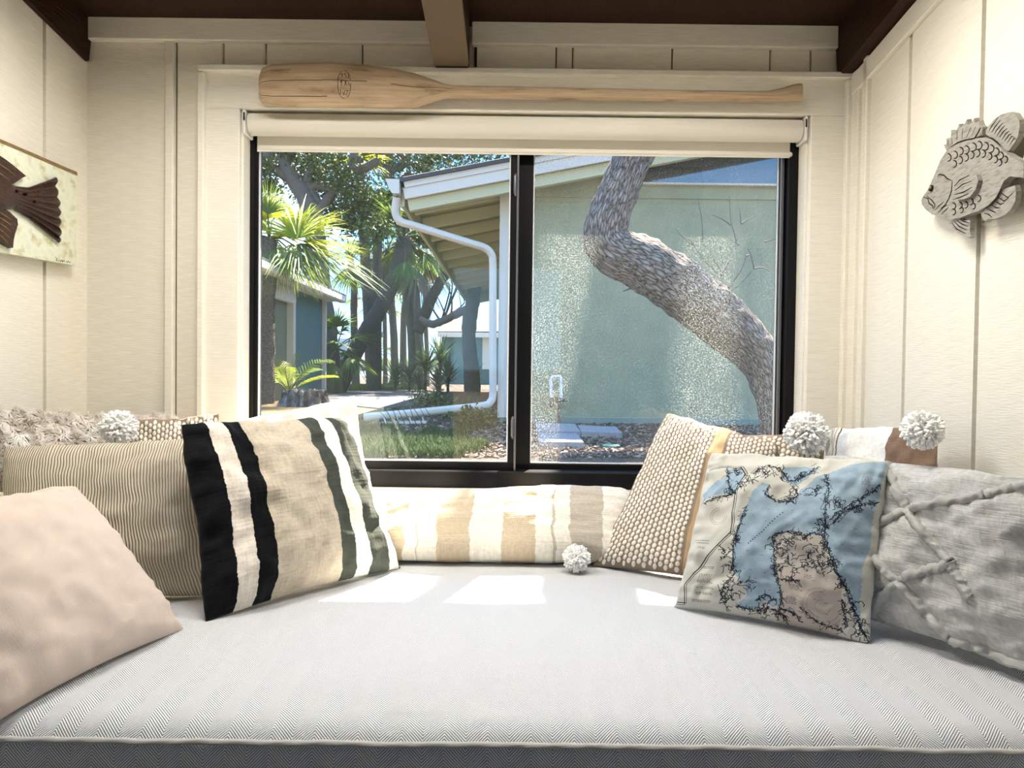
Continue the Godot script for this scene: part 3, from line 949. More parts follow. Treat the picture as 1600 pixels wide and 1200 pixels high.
func fish_plank() -> void:
	var px := LEFT + 0.028
	var on := func(p: Array, h := 0.0) -> Vector3: return at_x(p[0] / 4.615, 180.0 + p[1] / 4.615, px + h)
	m.old_paint = mat(Color.WHITE, 0.75, {"tri": true, "uv": Vector3(3, 3.5, 3), "bump": m.grain, "deep": 0.08, "tex": noise_tex(0.012, 5, [[0.0, rgb8(178, 170, 126)], [0.28, rgb8(212, 211, 180)], [0.5, rgb8(226, 228, 206)], [1.0, rgb8(212, 217, 194)]], 61)})
	m.raw_edge = mat(rgb8(176, 146, 104), 0.85, {"tri": true, "uv": Vector3(4, 20, 2), "bump": m.grain, "deep": 0.2, "tex": noise_tex(0.03, 4, [[0.0, rgb8(150, 140, 120)], [1.0, Color.WHITE]], 62)})
	m.dark_wood = mat(rgb8(72, 46, 36), 0.42, {"tri": true, "uv": Vector3(4, 16, 3), "bump": m.grain, "deep": 0.12, "spec": 0.5, "tex": noise_tex(0.02, 4, [[0.0, rgb8(110, 96, 84)], [0.5, rgb8(210, 200, 190)], [1.0, Color.WHITE]], 63)})
	var a: Vector3 = on.call([556, 412])
	var b: Vector3 = on.call([550, 1085])
	var top0: Vector3 = on.call([0, 172])
	var bot0: Vector3 = on.call([0, 988])
	# the plank runs on towards the viewer, out of the picture
	var far_t := a + (top0 - a) * 2.3
	var far_b := b + (bot0 - b) * 2.3
	var t := thing("fish_plank", "weathered cream plank on the left wall carrying a dark carved fish", "wall art", b)
	var g := Geo.new()
	var wall_off := Vector3(-0.026, 0, 0)
	g.hexa([a, b, far_b, far_t, a + wall_off, b + wall_off, far_b + wall_off, far_t + wall_off])
	var pl := obj("plank", g, m.old_paint, t)
	g = Geo.new()
	var up := Vector3(0, 0.0006, 0)
	g.hexa([a + up, far_t + up, far_t + wall_off + up, a + wall_off + up, a - up * 14 + Vector3(0.0012, 0, 0), far_t - up * 10 + Vector3(0.0012, 0, 0), far_t + wall_off - up, a + wall_off - up])
	obj("bare_edge", g, m.raw_edge, pl)
	# tail: a ridged fan from the root to a scalloped edge
	var upper := [[90, 505], [200, 520], [300, 485], [415, 440]]
	var lower := [[95, 680], [200, 740], [310, 830], [433, 925]]
	var edge := [[415, 440], [410, 520], [432, 620], [437, 700], [438, 780], [441, 870], [433, 925]]
	var along := func(list: Array, s: float) -> Vector2:
		var f := s * (list.size() - 1)
		var k := int(min(floor(f), list.size() - 2))
		return Vector2(list[k][0], list[k][1]).lerp(Vector2(list[k + 1][0], list[k + 1][1]), f - k)
	g = Geo.new()
	g.sheet(26, 84, func(u: float, v: float) -> Vector3:
		var p: Vector2 = (along.call(upper, u) as Vector2).lerp(along.call(lower, u), v)
		var rim_k := pow(u, 3.0)
		p = p.lerp(along.call(edge, v), rim_k)
		p.x += rim_k * 20.0 * absf(sin(v * PI * 7.0)) - rim_k * 14.0
		var rise := 0.004 + 0.016 * sin(PI * clampf(v, 0.02, 0.98)) + u * 0.005 * sin(v * PI * 17.0)
		if v < 0.012 or v > 0.988 or u > 0.985:
			rise = 0.0
		return on.call([p.x, p.y], rise))
	var tail := obj("fish_tail", g, m.dark_wood, t)
	g = Geo.new()
	g.sheet(30, 40, func(u: float, v: float) -> Vector3:
		var x := lerpf(-560.0, 110.0, u)
		var half := lerpf(300.0, 82.0, pow(u, 0.8)) * pow(sin(PI * clampf(0.16 + 0.84 * minf(1.0, u * 6.0) * 0.5, 0.0, 0.5)), 0.8)
		var mid := lerpf(520.0, 592.0, u)
		return on.call([x, mid + (v * 2.0 - 1.0) * half], 0.002 + 0.026 * sqrt(maxf(0.0, 1.0 - pow(v * 2.0 - 1.0, 2.0)))))
	obj("fish_body", g, m.dark_wood, t)
	var fin := func(called: String, list: Array, ribs: Array) -> void:
		var outline := PackedVector2Array()
		for p in list:
			var q: Vector3 = on.call(p)
			outline.append(Vector2(-q.z, q.y))
		var gg := Geo.new()
		gg.plate(outline, Vector3(px, 0, 0), Vector3(0, 0, -1), Vector3.UP, 0.012, 0.002)
		var f := obj(called, gg, m.dark_wood, t)
		strokes("fin_rib", ribs, func(p: Array) -> Vector3: return on.call(p, 0.012), 0.0022, m.raw_edge, f)
	fin.call("upper_fin", [[-260, 330], [-120, 230], [0, 310], [60, 355], [155, 435], [120, 460], [80, 490], [40, 510], [-100, 530], [-260, 520]], [[[-20, 340], [60, 400], [110, 440]], [[-60, 380], [10, 430], [70, 470]]])
	fin.call("lower_fin", [[-120, 660], [0, 672], [35, 692], [90, 745], [97, 790], [75, 860], [66, 900], [60, 960], [30, 945], [0, 928], [-100, 860]], [[[0, 700], [40, 730], [85, 760]], [[0, 740], [45, 770], [88, 800]], [[0, 780], [40, 810], [78, 845]], [[0, 825], [30, 850], [68, 885]], [[0, 865], [25, 890], [58, 925]]])
	g = Geo.new()
	for q in [[92, 547], [158, 570], [225, 622]]:
		var c: Vector3 = on.call(q, 0.012)
		g = Geo.new()
		g.tube([c, c + Vector3(0.012, 0, 0)], 0.0035, 10)
		obj("nail_head", g, m.black_metal, tail)
	strokes("signature_stroke", [[[400, 1020], [412, 1035], [404, 1050], [425, 1052]], [[428, 1045], [438, 1055], [446, 1042], [452, 1058], [462, 1046], [470, 1060]], [[478, 1052], [486, 1062], [494, 1050], [502, 1064], [514, 1056]]], func(p: Array) -> Vector3: return on.call(p, 0.0006), 0.0006, m.groove, pl)


# ---------------------------------------------------------------- bench and mattress
func bench() -> void:
	m.bench = mat(rgb8(236, 230, 214), 0.6)
	var t := thing("window_bench", "built-in white bench box under the mattress", "bench", Vector3(-0.129, 0, -1.43))
	box_obj("top_board", Vector3(-0.129, 0.385, -1.435), Vector3(2.06, 0.02, 0.97), m.bench, t, 0.003)
	box_obj("front_panel", Vector3(-0.129, 0.187, -0.97), Vector3(2.06, 0.374, 0.02), m.bench, t, 0.003)
	for xx in [-1.14, 0.88]:
		box_obj("side_panel", Vector3(xx, 0.187, -1.44), Vector3(0.02, 0.374, 0.9), m.bench, t, 0.002)

	m.herringbone = mat(Color.WHITE, 0.9, {"tex": herringbone(false), "bump": herringbone(true), "deep": 0.06, "uv": Vector3(34.6, 17, 1), "spec": 0.15})
	m.piping = mat(rgb8(206, 204, 198), 0.9, {"bump": m.fine, "deep": 0.05, "tri": true, "uv": Vector3(30, 30, 30)})
	var mt := thing("bench_mattress", "wide pale grey herringbone mattress filling the window seat", "mattress", Vector3(-0.129, 0.40, -1.43))
	var xa := LEFT + 0.012
	var xb := RIGHT - 0.012
	var front := -0.945
	var n := FastNoiseLite.new()
	n.seed = 71
	n.frequency = 1.4
	# section from the back edge over the top and round the front to the bottom
	var sec := [[-1.93, 0.40], [-1.93, 0.50], [-1.925, 0.525], [-1.905, 0.538], [-1.85, 0.54], [-1.4, 0.541], [-1.10, 0.541], [-1.03, 0.5405], [-0.998, 0.539], [-0.978, 0.5355], [-0.962, 0.5285], [-0.953, 0.519], [-0.948, 0.508], [-0.943, 0.47], [-0.944, 0.44], [-0.952, 0.41], [-0.962, 0.40]]
	var curve := Curve3D.new()
	for s in sec:
		curve.add_point(Vector3(0, s[1], s[0]))
	var total := curve.get_baked_length()
	var g := Geo.new()
	g.sheet(70, 150, func(u: float, v: float) -> Vector3:
		var p := curve.sample_baked(v * total)
		p.x = lerpf(xa, xb, u)
		var soft := 0.0035 * n.get_noise_2d(p.x * 1.7, p.z * 2.5 + p.y * 3.0)
		if p.z > -1.0:
			soft += 0.003 * n.get_noise_2d(p.x * 3.5 + 20.0, 7.0)
		# the ends sink a little at the walls
		var end := minf(u, 1.0 - u) * (xb - xa)
		var low := 0.03 * pow(maxf(0.0, 1.0 - end / 0.04), 2.0)
		return p + Vector3(0, soft - (low if p.y > 0.45 else 0.0), soft if p.z > -1.0 else 0.0))
	for i in g.uv.size():
		g.uv[i].y *= total / 0.06 / 17.0
	var top := obj("cover", g, m.herringbone, mt)
	for xx in [xa, xb]:
		var side := Geo.new()
		var pts := []
		for s in sec:
			pts.append(Vector3(xx, s[1] - 0.03 if s[1] > 0.45 else s[1], s[0]))
		side.poly(pts, Vector3(-0.1, 0.47, -1.4))
		obj("end_panel", side, m.herringbone, mt)
	g = Geo.new()
	var path := []
	for k in 121:
		var x := lerpf(xa, xb, k / 120.0)
		path.append(Vector3(x, 0.5185 + 0.003 * n.get_noise_2d(x * 3.5 + 20.0, 7.0) + 0.002 * n.get_noise_1d(x * 4.0), -0.950 + 0.003 * n.get_noise_2d(x * 3.5 + 20.0, 7.0)))
	g.tube(path, 0.0042, 10, func(_p: Vector3, r: float, s: int, k: int) -> float: return 0.1 * r * sin(s * 1.256 + k * 2.0))
	obj("piping", g, m.piping, top)


# ---------------------------------------------------------------- cushions
func cushion(called: String, label: String, c: Cushion, mt: Material, part := "cover", res := 56) -> Array:
	var low := Vector3(0, 9, 0)
	var mid := Vector3.ZERO
	for p in c.k:
		low.y = minf(low.y, p.y)
		mid += p / 4.0
	var t := thing(called, label, "cushion", Vector3(mid.x, low.y, mid.z), "cushions on the window seat")
	var o := obj(part, c.shape(res), mt, t)
	return [t, o]


func pompom(ctr: Vector3, r: float, parent: Node3D, salt: int) -> void:
	rng.seed = salt
	var g := Geo.new()
	g.sheet(16, 10, func(a: float, b: float) -> Vector3: return ctr + Vector3(cos(a * TAU) * sin(b * PI), cos(b * PI), sin(a * TAU) * sin(b * PI)) * r * 0.66, true)
	for k in 520:
		var d := Vector3(rng.randfn(), rng.randfn(), rng.randfn()).normalized()
		var bend := Vector3(rng.randfn(), rng.randfn() - 0.4, rng.randfn()) * 0.16
		var length := r * rng.randf_range(0.82, 1.08)
		var w := r * 0.10
		var a := ctr + d * r * 0.5
		var b := ctr + (d + bend * 0.5).normalized() * length * 0.78
		var e := ctr + (d + bend).normalized() * length
		g.tube([a, b, e], [w * 0.6, w, w * 0.7], 4)
	obj("pompom", g, m.yarn, parent, "fluffy white yarn pompom")


func stripes(bands: Array, w := 512, soft := 0.004, salt := 5) -> ImageTexture:
	var img := Image.create(w, 256, false, Image.FORMAT_RGB8)
	var n := FastNoiseLite.new()
	n.seed = salt
	n.frequency = 0.05
	for y in 256:
		for x in w:
			var u := float(x) / w + soft * n.get_noise_2d(x * 0.2, y * 1.5)
			var col: Color = bands[-1][1]
			for b in bands:
				if u < b[0]:
					col = b[1]
					break
			var k := 1.0 + 0.07 * n.get_noise_2d(x * 6.0, y * 0.8) + 0.07 * n.get_noise_2d(x * 0.8, y * 6.0 + 300.0)
			img.set_pixel(x, y, Color(clampf(col.r * k, 0, 1), clampf(col.g * k, 0, 1), clampf(col.b * k, 0, 1)))
	return tex_of(img)


# rows of pale wool stitches standing proud of a dark ground
func stitches(c: Cushion, cols: int, rows: int, skip: Callable, parent: Node3D) -> void:
	var g := Geo.new()
	for i in cols:
		for j in rows:
			var u := -0.965 + 1.93 * (i + 0.5) / cols
			var v := -0.965 + 1.93 * (j + (0.5 if i % 2 else 0.0) + 0.25) / rows
			if skip.call(u, v):
				continue
			var du := 0.78 / cols
			var dv := 0.95 / rows
			var ring := []
			for q in 8:
				var a := TAU * q / 8.0
				ring.append(g.vert(c.pt(clampf(u + du * cos(a), -1, 1), clampf(v + dv * sin(a), -1, 1), 1.0, 0.0004)))
			var inner := []
			for q in 8:
				var a := TAU * q / 8.0
				inner.append(g.vert(c.pt(clampf(u + du * 0.6 * cos(a), -1, 1), clampf(v + dv * 0.7 * sin(a), -1, 1), 1.0, 0.0026)))
			for q in 8:
				var q2 := (q + 1) % 8
				g.tri(ring[q], ring[q2], inner[q])
				g.tri(ring[q2], inner[q2], inner[q])
			for q in range(1, 7):
				g.tri(inner[0], inner[q], inner[q + 1])
	var o := obj("stitches", g, m.stitch, parent)
	o.set_meta("kind", "stuff")


func chart_print() -> ImageTexture:
	var s := 1000
	var img := Image.create(s, s, false, Image.FORMAT_RGB8)
	var n := FastNoiseLite.new()
	n.seed = 81
	n.frequency = 0.02
	var paper := rgb8(200, 198, 188)
	var land := rgb8(180, 174, 165)
	img.fill(paper)
	img.fill_rect(Rect2i(470, 470, 300, 430), land)
	img.fill_rect(Rect2i(560, 700, 300, 300), rgb8(184, 174, 165))
	# water, scanline by scanline, with a wandering shore
	for p in CHART_WATER:
		for y in s:
			var hits := []
			for k in p.size():
				var a: Array = p[k]
				var b: Array = p[(k + 1) % p.size()]
				if (a[1] <= y) != (b[1] <= y):
					hits.append(a[0] + (y - a[1]) * float(b[0] - a[0]) / (b[1] - a[1]) + 9.0 * n.get_noise_2d(y * 3.0, k * 40.0))
			hits.sort()
			for k in range(0, hits.size() - 1, 2):
				for x in range(clampi(int(hits[k]), 0, s), clampi(int(hits[k + 1]), 0, s)):
					var w := 0.5 + 0.5 * n.get_noise_2d(x, y)
					img.set_pixel(x, y, rgb8(142, 164, 180).lerp(rgb8(166, 184, 197), w))
	var ink := rgb8(40, 44, 52)
	var dot := func(x: float, y: float, r: int, col: Color) -> void:
		img.fill_rect(Rect2i(int(x) - r / 2, int(y) - r / 2, r, r), col)
	var line := func(a: Vector2, b: Vector2, r: int, col: Color) -> void:
		var k := int(maxf(absf(a.x - b.x), absf(a.y - b.y))) + 1
		for i in k + 1:
			var q := a.lerp(b, float(i) / k)
			dot.call(q.x, q.y, r, col)
	rng.seed = 82
	for c in CHART_CLUMPS:
		for k in 14:
			var p := Vector2(c[0] + rng.randfn() * c[2] * 0.45, c[1] + rng.randfn() * c[2] * 0.45)
			var d := Vector2.from_angle(rng.randf() * TAU)
			for i in rng.randi_range(4, 12):
				d = d.rotated(rng.randfn() * 0.7)
				var q := p + d * 5.0
				line.call(p, q, 3, ink)
				p = q
	for c in CHART_COAST:
		for rep in 4:
			for k in c.size() - 1:
				var a := Vector2(c[k][0], c[k][1])
				var b := Vector2(c[k + 1][0], c[k + 1][1])
				var steps := int(a.distance_to(b) / 7.0) + 1
				var last := a
				for i in range(1, steps + 1):
					var q := a.lerp(b, float(i) / steps) + Vector2(rng.randfn(), rng.randfn()) * (3.0 + rep * 4.0)
					if rep < 2 or rng.randf() < 0.55:
						line.call(last, q, 3 if rep < 2 else 2, ink)
					last = q
	var side := 0
	for off in [-6.0, 6.0]:
		for k in CHART_ROAD.size() - 1:
			var a := Vector2(CHART_ROAD[k][0], CHART_ROAD[k][1])
			var b := Vector2(CHART_ROAD[k + 1][0], CHART_ROAD[k + 1][1])
			var nn: Vector2 = (b - a).normalized().orthogonal() * off
			line.call(a + nn, b + nn, 5 if side == 0 else 3, ink)
		side += 1
	for c in CHART_RINGS:
		for k in 520:
			var a := TAU * k / 700.0
			dot.call(c[0] + c[2] * cos(a), c[1] + c[2] * sin(a), 3, rgb8(166, 150, 142))
	for c in CHART_TEXT:
		var y: int = c[1]
		while y < c[1] + maxi(c[3], 5):
			var x: int = c[0] - c[2] / 2
			while x < c[0] + c[2] / 2:
				var wd := rng.randi_range(4, 14)
				img.fill_rect(Rect2i(clampi(x, 0, 980), clampi(y, 0, 980), wd, 4), rgb8(110, 108, 102))
				x += wd + 4
			y += 8
	for k in 16:
		dot.call(370.0 + k * 10.0, 590.0 - k * 13.0, 6, ink)
	for k in 90:
		var p := Vector2(rng.randf_range(300, 950), rng.randf_range(250, 950))
		line.call(p, p + Vector2(rng.randf_range(4, 16), rng.randf_range(-3, 3)), 2, rgb8(88, 100, 114))
	return tex_of(img)


func cushions() -> void:
	var weave_a := weave(64, 0.25, 91)
	var weave_b := weave(48, 0.5, 92)
	m.yarn = mat(rgb8(252, 251, 247), 0.95, {"rim": 0.4})
	m.stitch = mat(rgb8(240, 234, 220), 0.95)
	m.dot_ground = mat(rgb8(150, 132, 114), 0.95, {"bump": weave_a, "deep": 0.1, "uv": Vector3(2, 2, 1)})
	m.tan_band = mat(rgb8(186, 160, 126), 0.95)

	# left: corduroy, plain sliver, blush, striped, and what stands behind
	var cord := Image.create(1024, 4, false, Image.FORMAT_RGB8)
	for x in 1024:
		var h := absf(sin(float(x) / 1024.0 * PI * 74.0))
		for y in 4:
			cord.set_pixel(x, y, Color(h, h, h))
	var cord_col := Image.create(1024, 4, false, Image.FORMAT_RGB8)
	for x in 1024:
		var h := absf(sin(float(x) / 1024.0 * PI * 74.0))
		for y in 4:
			cord_col.set_pixel(x, y, rgb8(150, 136, 112).lerp(rgb8(222, 212, 192), smoothstep(0.1, 0.7, h)))
	m.corduroy = mat(Color.WHITE, 0.95, {"tex": tex_of(cord_col), "bump": tex_of(cord), "deep": 0.25, "spec": 0.1})
	var c := Cushion.new(at_z(0, 694, -1.51), at_z(330, 682, -1.58), Vector3(-0.60, BED, -1.49), Vector3(-1.04, BED, -1.42), 0.08, 1)
	c.pinch = 0.05
	c.gather = 0.0015
	c.wrinkle = 0.004
	cushion("corduroy_cushion", "beige corduroy cushion leaning behind the striped one", c, m.corduroy)

	m.beige = mat(rgb8(204, 190, 160), 0.95, {"bump": weave_a, "deep": 0.08, "uv": Vector3(6, 6, 1)})
	c = Cushion.new(Vector3(-1.09, 0.84, -0.97), at_z(14, 762, -1.32), Vector3(-0.95, BED, -1.29), Vector3(-1.02, BED, -0.95), 0.045, 2)
	cushion("plain_cushion", "plain beige cushion cut by the left picture edge", c, m.beige)

	m.blush = mat(rgb8(212, 196, 182), 0.9, {"bump": weave_a, "deep": 0.05, "uv": Vector3(8, 8, 1), "rim": 0.2})
	c = Cushion.new(Vector3(-0.985, 0.80, -0.97), at_z(119, 753, -1.33), on_bed(290, 984), on_bed(-20, 1140), 0.075, 3)
	c.wrinkle = 0.004
	c.gather = 0.004
	c.back = 0.3
	cushion("blush_cushion", "plain blush cotton cushion in the left foreground", c, m.blush)

	var ink := rgb8(22, 22, 24)
	var soot := rgb8(72, 76, 68)
	var pale := rgb8(226, 216, 202)
	var greige := rgb8(196, 184, 164)
	var cream := rgb8(246, 242, 230)
	m.striped = mat(Color.WHITE, 0.95, {"tex": stripes([[0.112, ink], [0.20, pale], [0.285, ink], [0.62, greige], [0.70, soot], [0.79, cream], [0.915, soot], [0.985, cream], [1.1, soot]]), "bump": weave_b, "deep": 0.12, "spec": 0.1, "rim": 0.2})
	c = Cushion.new(at_z(273, 656, -1.46), at_z(550, 648, -1.77), on_bed(626, 889), on_bed(318, 974), 0.075, 4)
	c.pinch = 0.055
	c.wrinkle = 0.009
	cushion("striped_cushion", "cream linen cushion with bold black stripes", c, m.striped, "cover", 72)

	m.white_linen = mat(rgb8(240, 236, 224), 0.95, {"bump": weave_b, "deep": 0.12, "uv": Vector3(2, 2, 1)})
	c = Cushion.new(at_z(372, 652, -1.83), at_z(557, 612, -1.87), Vector3(-0.33, BED, -1.84), Vector3(-0.66, BED, -1.80), 0.05, 5)
	cushion("white_cushion", "sunlit white cushion behind the striped one at the window", c, m.white_linen)

	# shaggy one across the corner
	m.fur_ground = mat(rgb8(236, 226, 214), 1.0, {"tex": noise_tex(0.03, 4, [[0.0, rgb8(150, 132, 116)], [1.0, Color.WHITE]], 95), "uv": Vector3(2, 1, 1)})
	m.fur = mat(Color.WHITE, 1.0, {"vcol": true})
	c = Cushion.new(at_z(-32, 630, -1.51), at_z(282, 646, -1.875), Vector3(-0.80, BED, -1.86), Vector3(-1.11, BED, -1.49), 0.042, 6)
	c.back = 0.3
	c.gather = 0.004
	c.wrinkle = 0.010
	var r := cushion("shaggy_cushion", "beige shaggy cushion tucked across the left corner", c, m.fur_ground, "cover", 48)
	var g := Geo.new()
	rng.seed = 7
	var clump := FastNoiseLite.new()
	clump.seed = 8
	clump.frequency = 3.0
	for k in 12000:
		var u := rng.randf_range(-0.99, 0.99)
		var v := rng.randf_range(-1.0, 0.2)
		var p := c.pt(u, v, 1.0)
		var a := clump.get_noise_2d(u, v) * 7.0
		var drift: Vector3 = (c.k[1] - c.k[0]).normalized() * cos(a) + (c.k[3] - c.k[0]).normalized() * sin(a)
		var sd: Vector3 = drift.cross(c.n)
		var tone := clampf(0.5 + clump.get_noise_2d(u * 2.0 + 9.0, v * 2.0) + rng.randfn() * 0.12, 0.0, 1.0)
		g.tint = rgb8(222, 210, 196).lerp(rgb8(252, 248, 240), tone).srgb_to_linear()
		g.blade([p, p + c.n * 0.004 + drift * 0.004, p + c.n * 0.005 + drift * 0.012], [0.0022, 0.002, 0.0006], sd)
	var fur := obj("pile", g, m.fur, r[0])
	fur.set_meta("kind", "stuff")

	c = Cushion.new(at_z(196, 652, -1.68), at_z(345, 640, -1.76), Vector3(-0.70, BED, -1.72), Vector3(-0.92, BED, -1.64), 0.035, 9)
	r = cushion("dotted_cushion", "brown cushion with white stitches and a pompom behind the corduroy one", c, m.dot_ground)
	stitches(c, 22, 26, func(_u: float, v: float) -> bool: return v > 0.3, r[1])
	pompom(at_z(186, 668, -1.61), 0.040, r[0], 101)

	# middle: the long bolster under the window
	var tan := rgb8(206, 190, 164)
	var ivory := rgb8(240, 234, 220)
	var grey := rgb8(196, 186, 170)
	m.bolster = mat(Color.WHITE, 0.95, {"tex": stripes([[0.08, ivory], [0.165, tan], [0.213, ivory], [0.217, tan], [0.285, ivory], [0.405, tan], [0.415, ivory], [0.52, ivory], [0.64, tan], [0.70, ivory], [0.71, grey], [0.765, ivory], [0.885, grey], [0.895, ivory], [1.1, ivory]], 1024), "bump": weave_b, "deep": 0.1, "uv": Vector3(1, 1, 1), "spec": 0.1})
	c = Cushion.new(Vector3(-0.38, 0.672, -1.90), at_z(990, 764, -1.90), Vector3(0.31, 0.560, -1.752), Vector3(-0.38, 0.560, -1.742), 0.083, 10)
	c.back = 0.8
	c.pinch = 0.02
	c.full = 0.42
	c.wrinkle = 0.004
	c.gather = 0.002
	r = cushion("striped_bolster", "long cream and tan striped bolster under the window", c, m.bolster, "cover", 72)
	pompom(at_z(901, 872, -1.70), 0.033, r[0], 102)

	# right: dotted with a tan band, second dotted one, lumbar with a leather end
	c = Cushion.new(at_z(1040, 640, -1.84), at_z(1222, 690, -1.68), Vector3(0.60, BED, -1.55), on_bed(925, 885), 0.065, 11)
	c.pinch = 0.05
	c.wrinkle = 0.004
	r = cushion("dotted_cushion", "large brown cushion covered in white stitches with a tan band", c, m.dot_ground)
	stitches(c, 32, 28, func(u: float, _v: float) -> bool: return u > 0.02 and u < 0.22, r[1])
	g = Geo.new()
	var band := c
	g.sheet(10, 40, func(a: float, b: float) -> Vector3: return band.pt(lerpf(0.03, 0.21, a), lerpf(-0.97, 0.97, b), 1.0, 0.0012))
	obj("tan_band", g, m.tan_band, r[1])

	c = Cushion.new(at_z(1085, 676, -1.89), at_z(1296, 668, -1.73), Vector3(0.75, BED, -1.70), Vector3(0.47, BED, -1.86), 0.055, 12)
	r = cushion("dotted_cushion", "brown cushion with white stitches under the biggest pompom", c, m.dot_ground)
	stitches(c, 26, 28, func(_u: float, v: float) -> bool: return v > 0.4, r[1])
	pompom(at_z(1260, 677, -1.66), 0.050, r[0], 103)

	var leather := rgb8(136, 112, 94)
	m.lumbar = mat(Color.WHITE, 0.9, {"tex": stripes([[0.04, ivory], [0.055, grey], [0.075, ivory], [0.09, grey], [0.11, ivory], [0.125, grey], [0.145, ivory], [0.16, grey], [0.18, ivory], [0.19, rgb8(90, 80, 72)], [0.20, ivory], [0.66, rgb8(240, 240, 236)], [1.1, leather]], 512, 0.001), "bump": weave_a, "deep": 0.06})
	c = Cushion.new(at_z(1288, 668, -1.76), at_z(1468, 662, -1.385), Vector3(0.845, BED, -1.385), Vector3(0.79, BED, -1.74), 0.035, 13)
	c.pinch = 0.02
	r = cushion("lumbar_cushion", "white lumbar cushion with a brown end against the right wall", c, m.lumbar)
	pompom(at_z(1441, 672, -1.345), 0.037, r[0], 104)

	# chart print
	m.chart = mat(Color.WHITE, 0.9, {"tex": chart_print(), "bump": m.fine, "deep": 0.02, "spec": 0.15})
	c = Cushion.new(at_z(1106, 702, -1.54), at_z(1398, 716, -1.37), on_bed(1360, 1008), on_bed(1052, 950), 0.07, 14)
	c.pinch = 0.05
	c.wrinkle = 0.008
	c.gather = 0.005
	c.back = 0.35
	cushion("chart_cushion", "cushion printed with a blue and cream nautical chart", c, m.chart, "cover", 72)

	# grey tufted
	m.grey_linen = mat(rgb8(200, 200, 198), 0.95, {"bump": weave(40, 0.9, 93), "deep": 0.07, "uv": Vector3(2, 2, 1), "tex": noise_tex(0.03, 4, [[0.0, rgb8(222, 220, 216)], [1.0, Color.WHITE]], 96)})
	m.tuft = mat(rgb8(218, 217, 212), 0.95, {"bump": m.fine, "deep": 0.2, "tri": true, "uv": Vector3(16, 16, 16)})
	c = Cushion.new(at_z(1282, 706, -1.57), at_z(1640, 744, -1.15), Vector3(0.87, BED + 0.016, -1.07), Vector3(0.665, BED + 0.016, -1.39), 0.06, 15)
	c.pinch = 0.04
	c.wrinkle = 0.009
	c.gather = 0.005
	c.back = 0.4
	r = cushion("tufted_cushion", "pale grey cushion with raised diamond tufting at the right edge", c, m.grey_linen, "cover", 72)
	var cc := c
	var bump := FastNoiseLite.new()
	bump.seed = 17
	bump.frequency = 60.0
	for q in [[-0.25, -0.98, -0.02, -0.40], [-0.02, -0.40, 0.30, 0.10], [0.30, 0.10, 0.42, 0.42], [-0.72, -0.26, -0.56, 0.02], [-0.56, 0.02, -0.20, 0.46], [-0.20, 0.46, 0.12, 0.93], [0.96, -0.95, 0.62, -0.72], [0.62, -0.72, -0.02, -0.40], [-0.02, -0.40, -0.56, 0.02], [-0.56, 0.02, -0.95, 0.35], [0.30, 0.10, -0.20, 0.46], [-0.20, 0.46, -0.62, 0.93], [0.14, 0.95, 0.85, 0.97]]:
		g = Geo.new()
		var path := []
		for k in 26:
			path.append(cc.pt(lerpf(q[0], q[2], k / 25.0), lerpf(q[1], q[3], k / 25.0), 1.0, 0.001))
		g.tube(path, 0.0085, 9, func(p: Vector3, rr: float, _s: int, _k: int) -> float: return rr * 0.9 * bump.get_noise_3dv(p))
		obj("tuft_rope", g, m.tuft, r[1])
	# knotted fringe along its right edge
	rng.seed = 18
	for k in 15:
		var v := lerpf(-0.5, 0.98, k / 14.0)
		var p := cc.pt(0.93, v, 1.0)
		var q := p + Vector3(rng.randf_range(-0.012, 0.012), -0.03, 0.014)
		g = Geo.new()
		g.tube([p, p.lerp(q, 0.3) + cc.n * 0.006, p.lerp(q, 0.6) + cc.n * 0.008, q], [0.003, 0.0075, 0.004, 0.0075], 8, func(pp: Vector3, rr: float, _s: int, _k: int) -> float: return rr * 0.6 * bump.get_noise_3dv(pp))
		obj("tassel", g, m.tuft, r[0])


func _ready() -> void:
	light_and_camera()
	surfaces()
	room()
	added_fill_lamps()
	outside()
	roller_blind()
	oar()
	carved_fish()
	fish_plank()
	bench()
	cushions()


# ---------------------------------------------------------------- outside
func on_ground(x: float, y: float) -> Vector3:
	return at_y(x, y, GROUND)


func path_px(list: Array, z: float) -> Array:
	var out := []
	for p in list:
		out.append(at_z(p[0], p[1], p[2] if p.size() > 2 else z))
	return out


# a smooth path through given points, with radii carried along
func smooth(pts: Array, rad: Array, per := 6) -> Array:
	var p := []
	var r := []
	for k in pts.size() - 1:
		var a: Vector3 = pts[max(k - 1, 0)]
		var b: Vector3 = pts[k]
		var c: Vector3 = pts[k + 1]
		var d: Vector3 = pts[min(k + 2, pts.size() - 1)]
		for i in per:
			var t := float(i) / per
			p.append(b.cubic_interpolate(c, a, d, t))
			r.append(lerpf(rad[k], rad[k + 1], t))
	p.append(pts[-1])
	r.append(rad[-1])
	return [p, r]


func trunk(called: String, pts: Array, rad: Array, mt: Material, parent: Node3D, rough := 0.12, sides := 14, per := 6) -> MeshInstance3D:
	var g := Geo.new()
	var s := smooth(pts, rad, per)
	var n := FastNoiseLite.new()
	n.seed = hash(called) + pts.size()
	n.frequency = 9.0
	g.tube(s[0], s[1], sides, func(p: Vector3, r: float, _s: int, _k: int) -> float: return r * rough * n.get_noise_3dv(p))
	return obj(called, g, mt, parent)


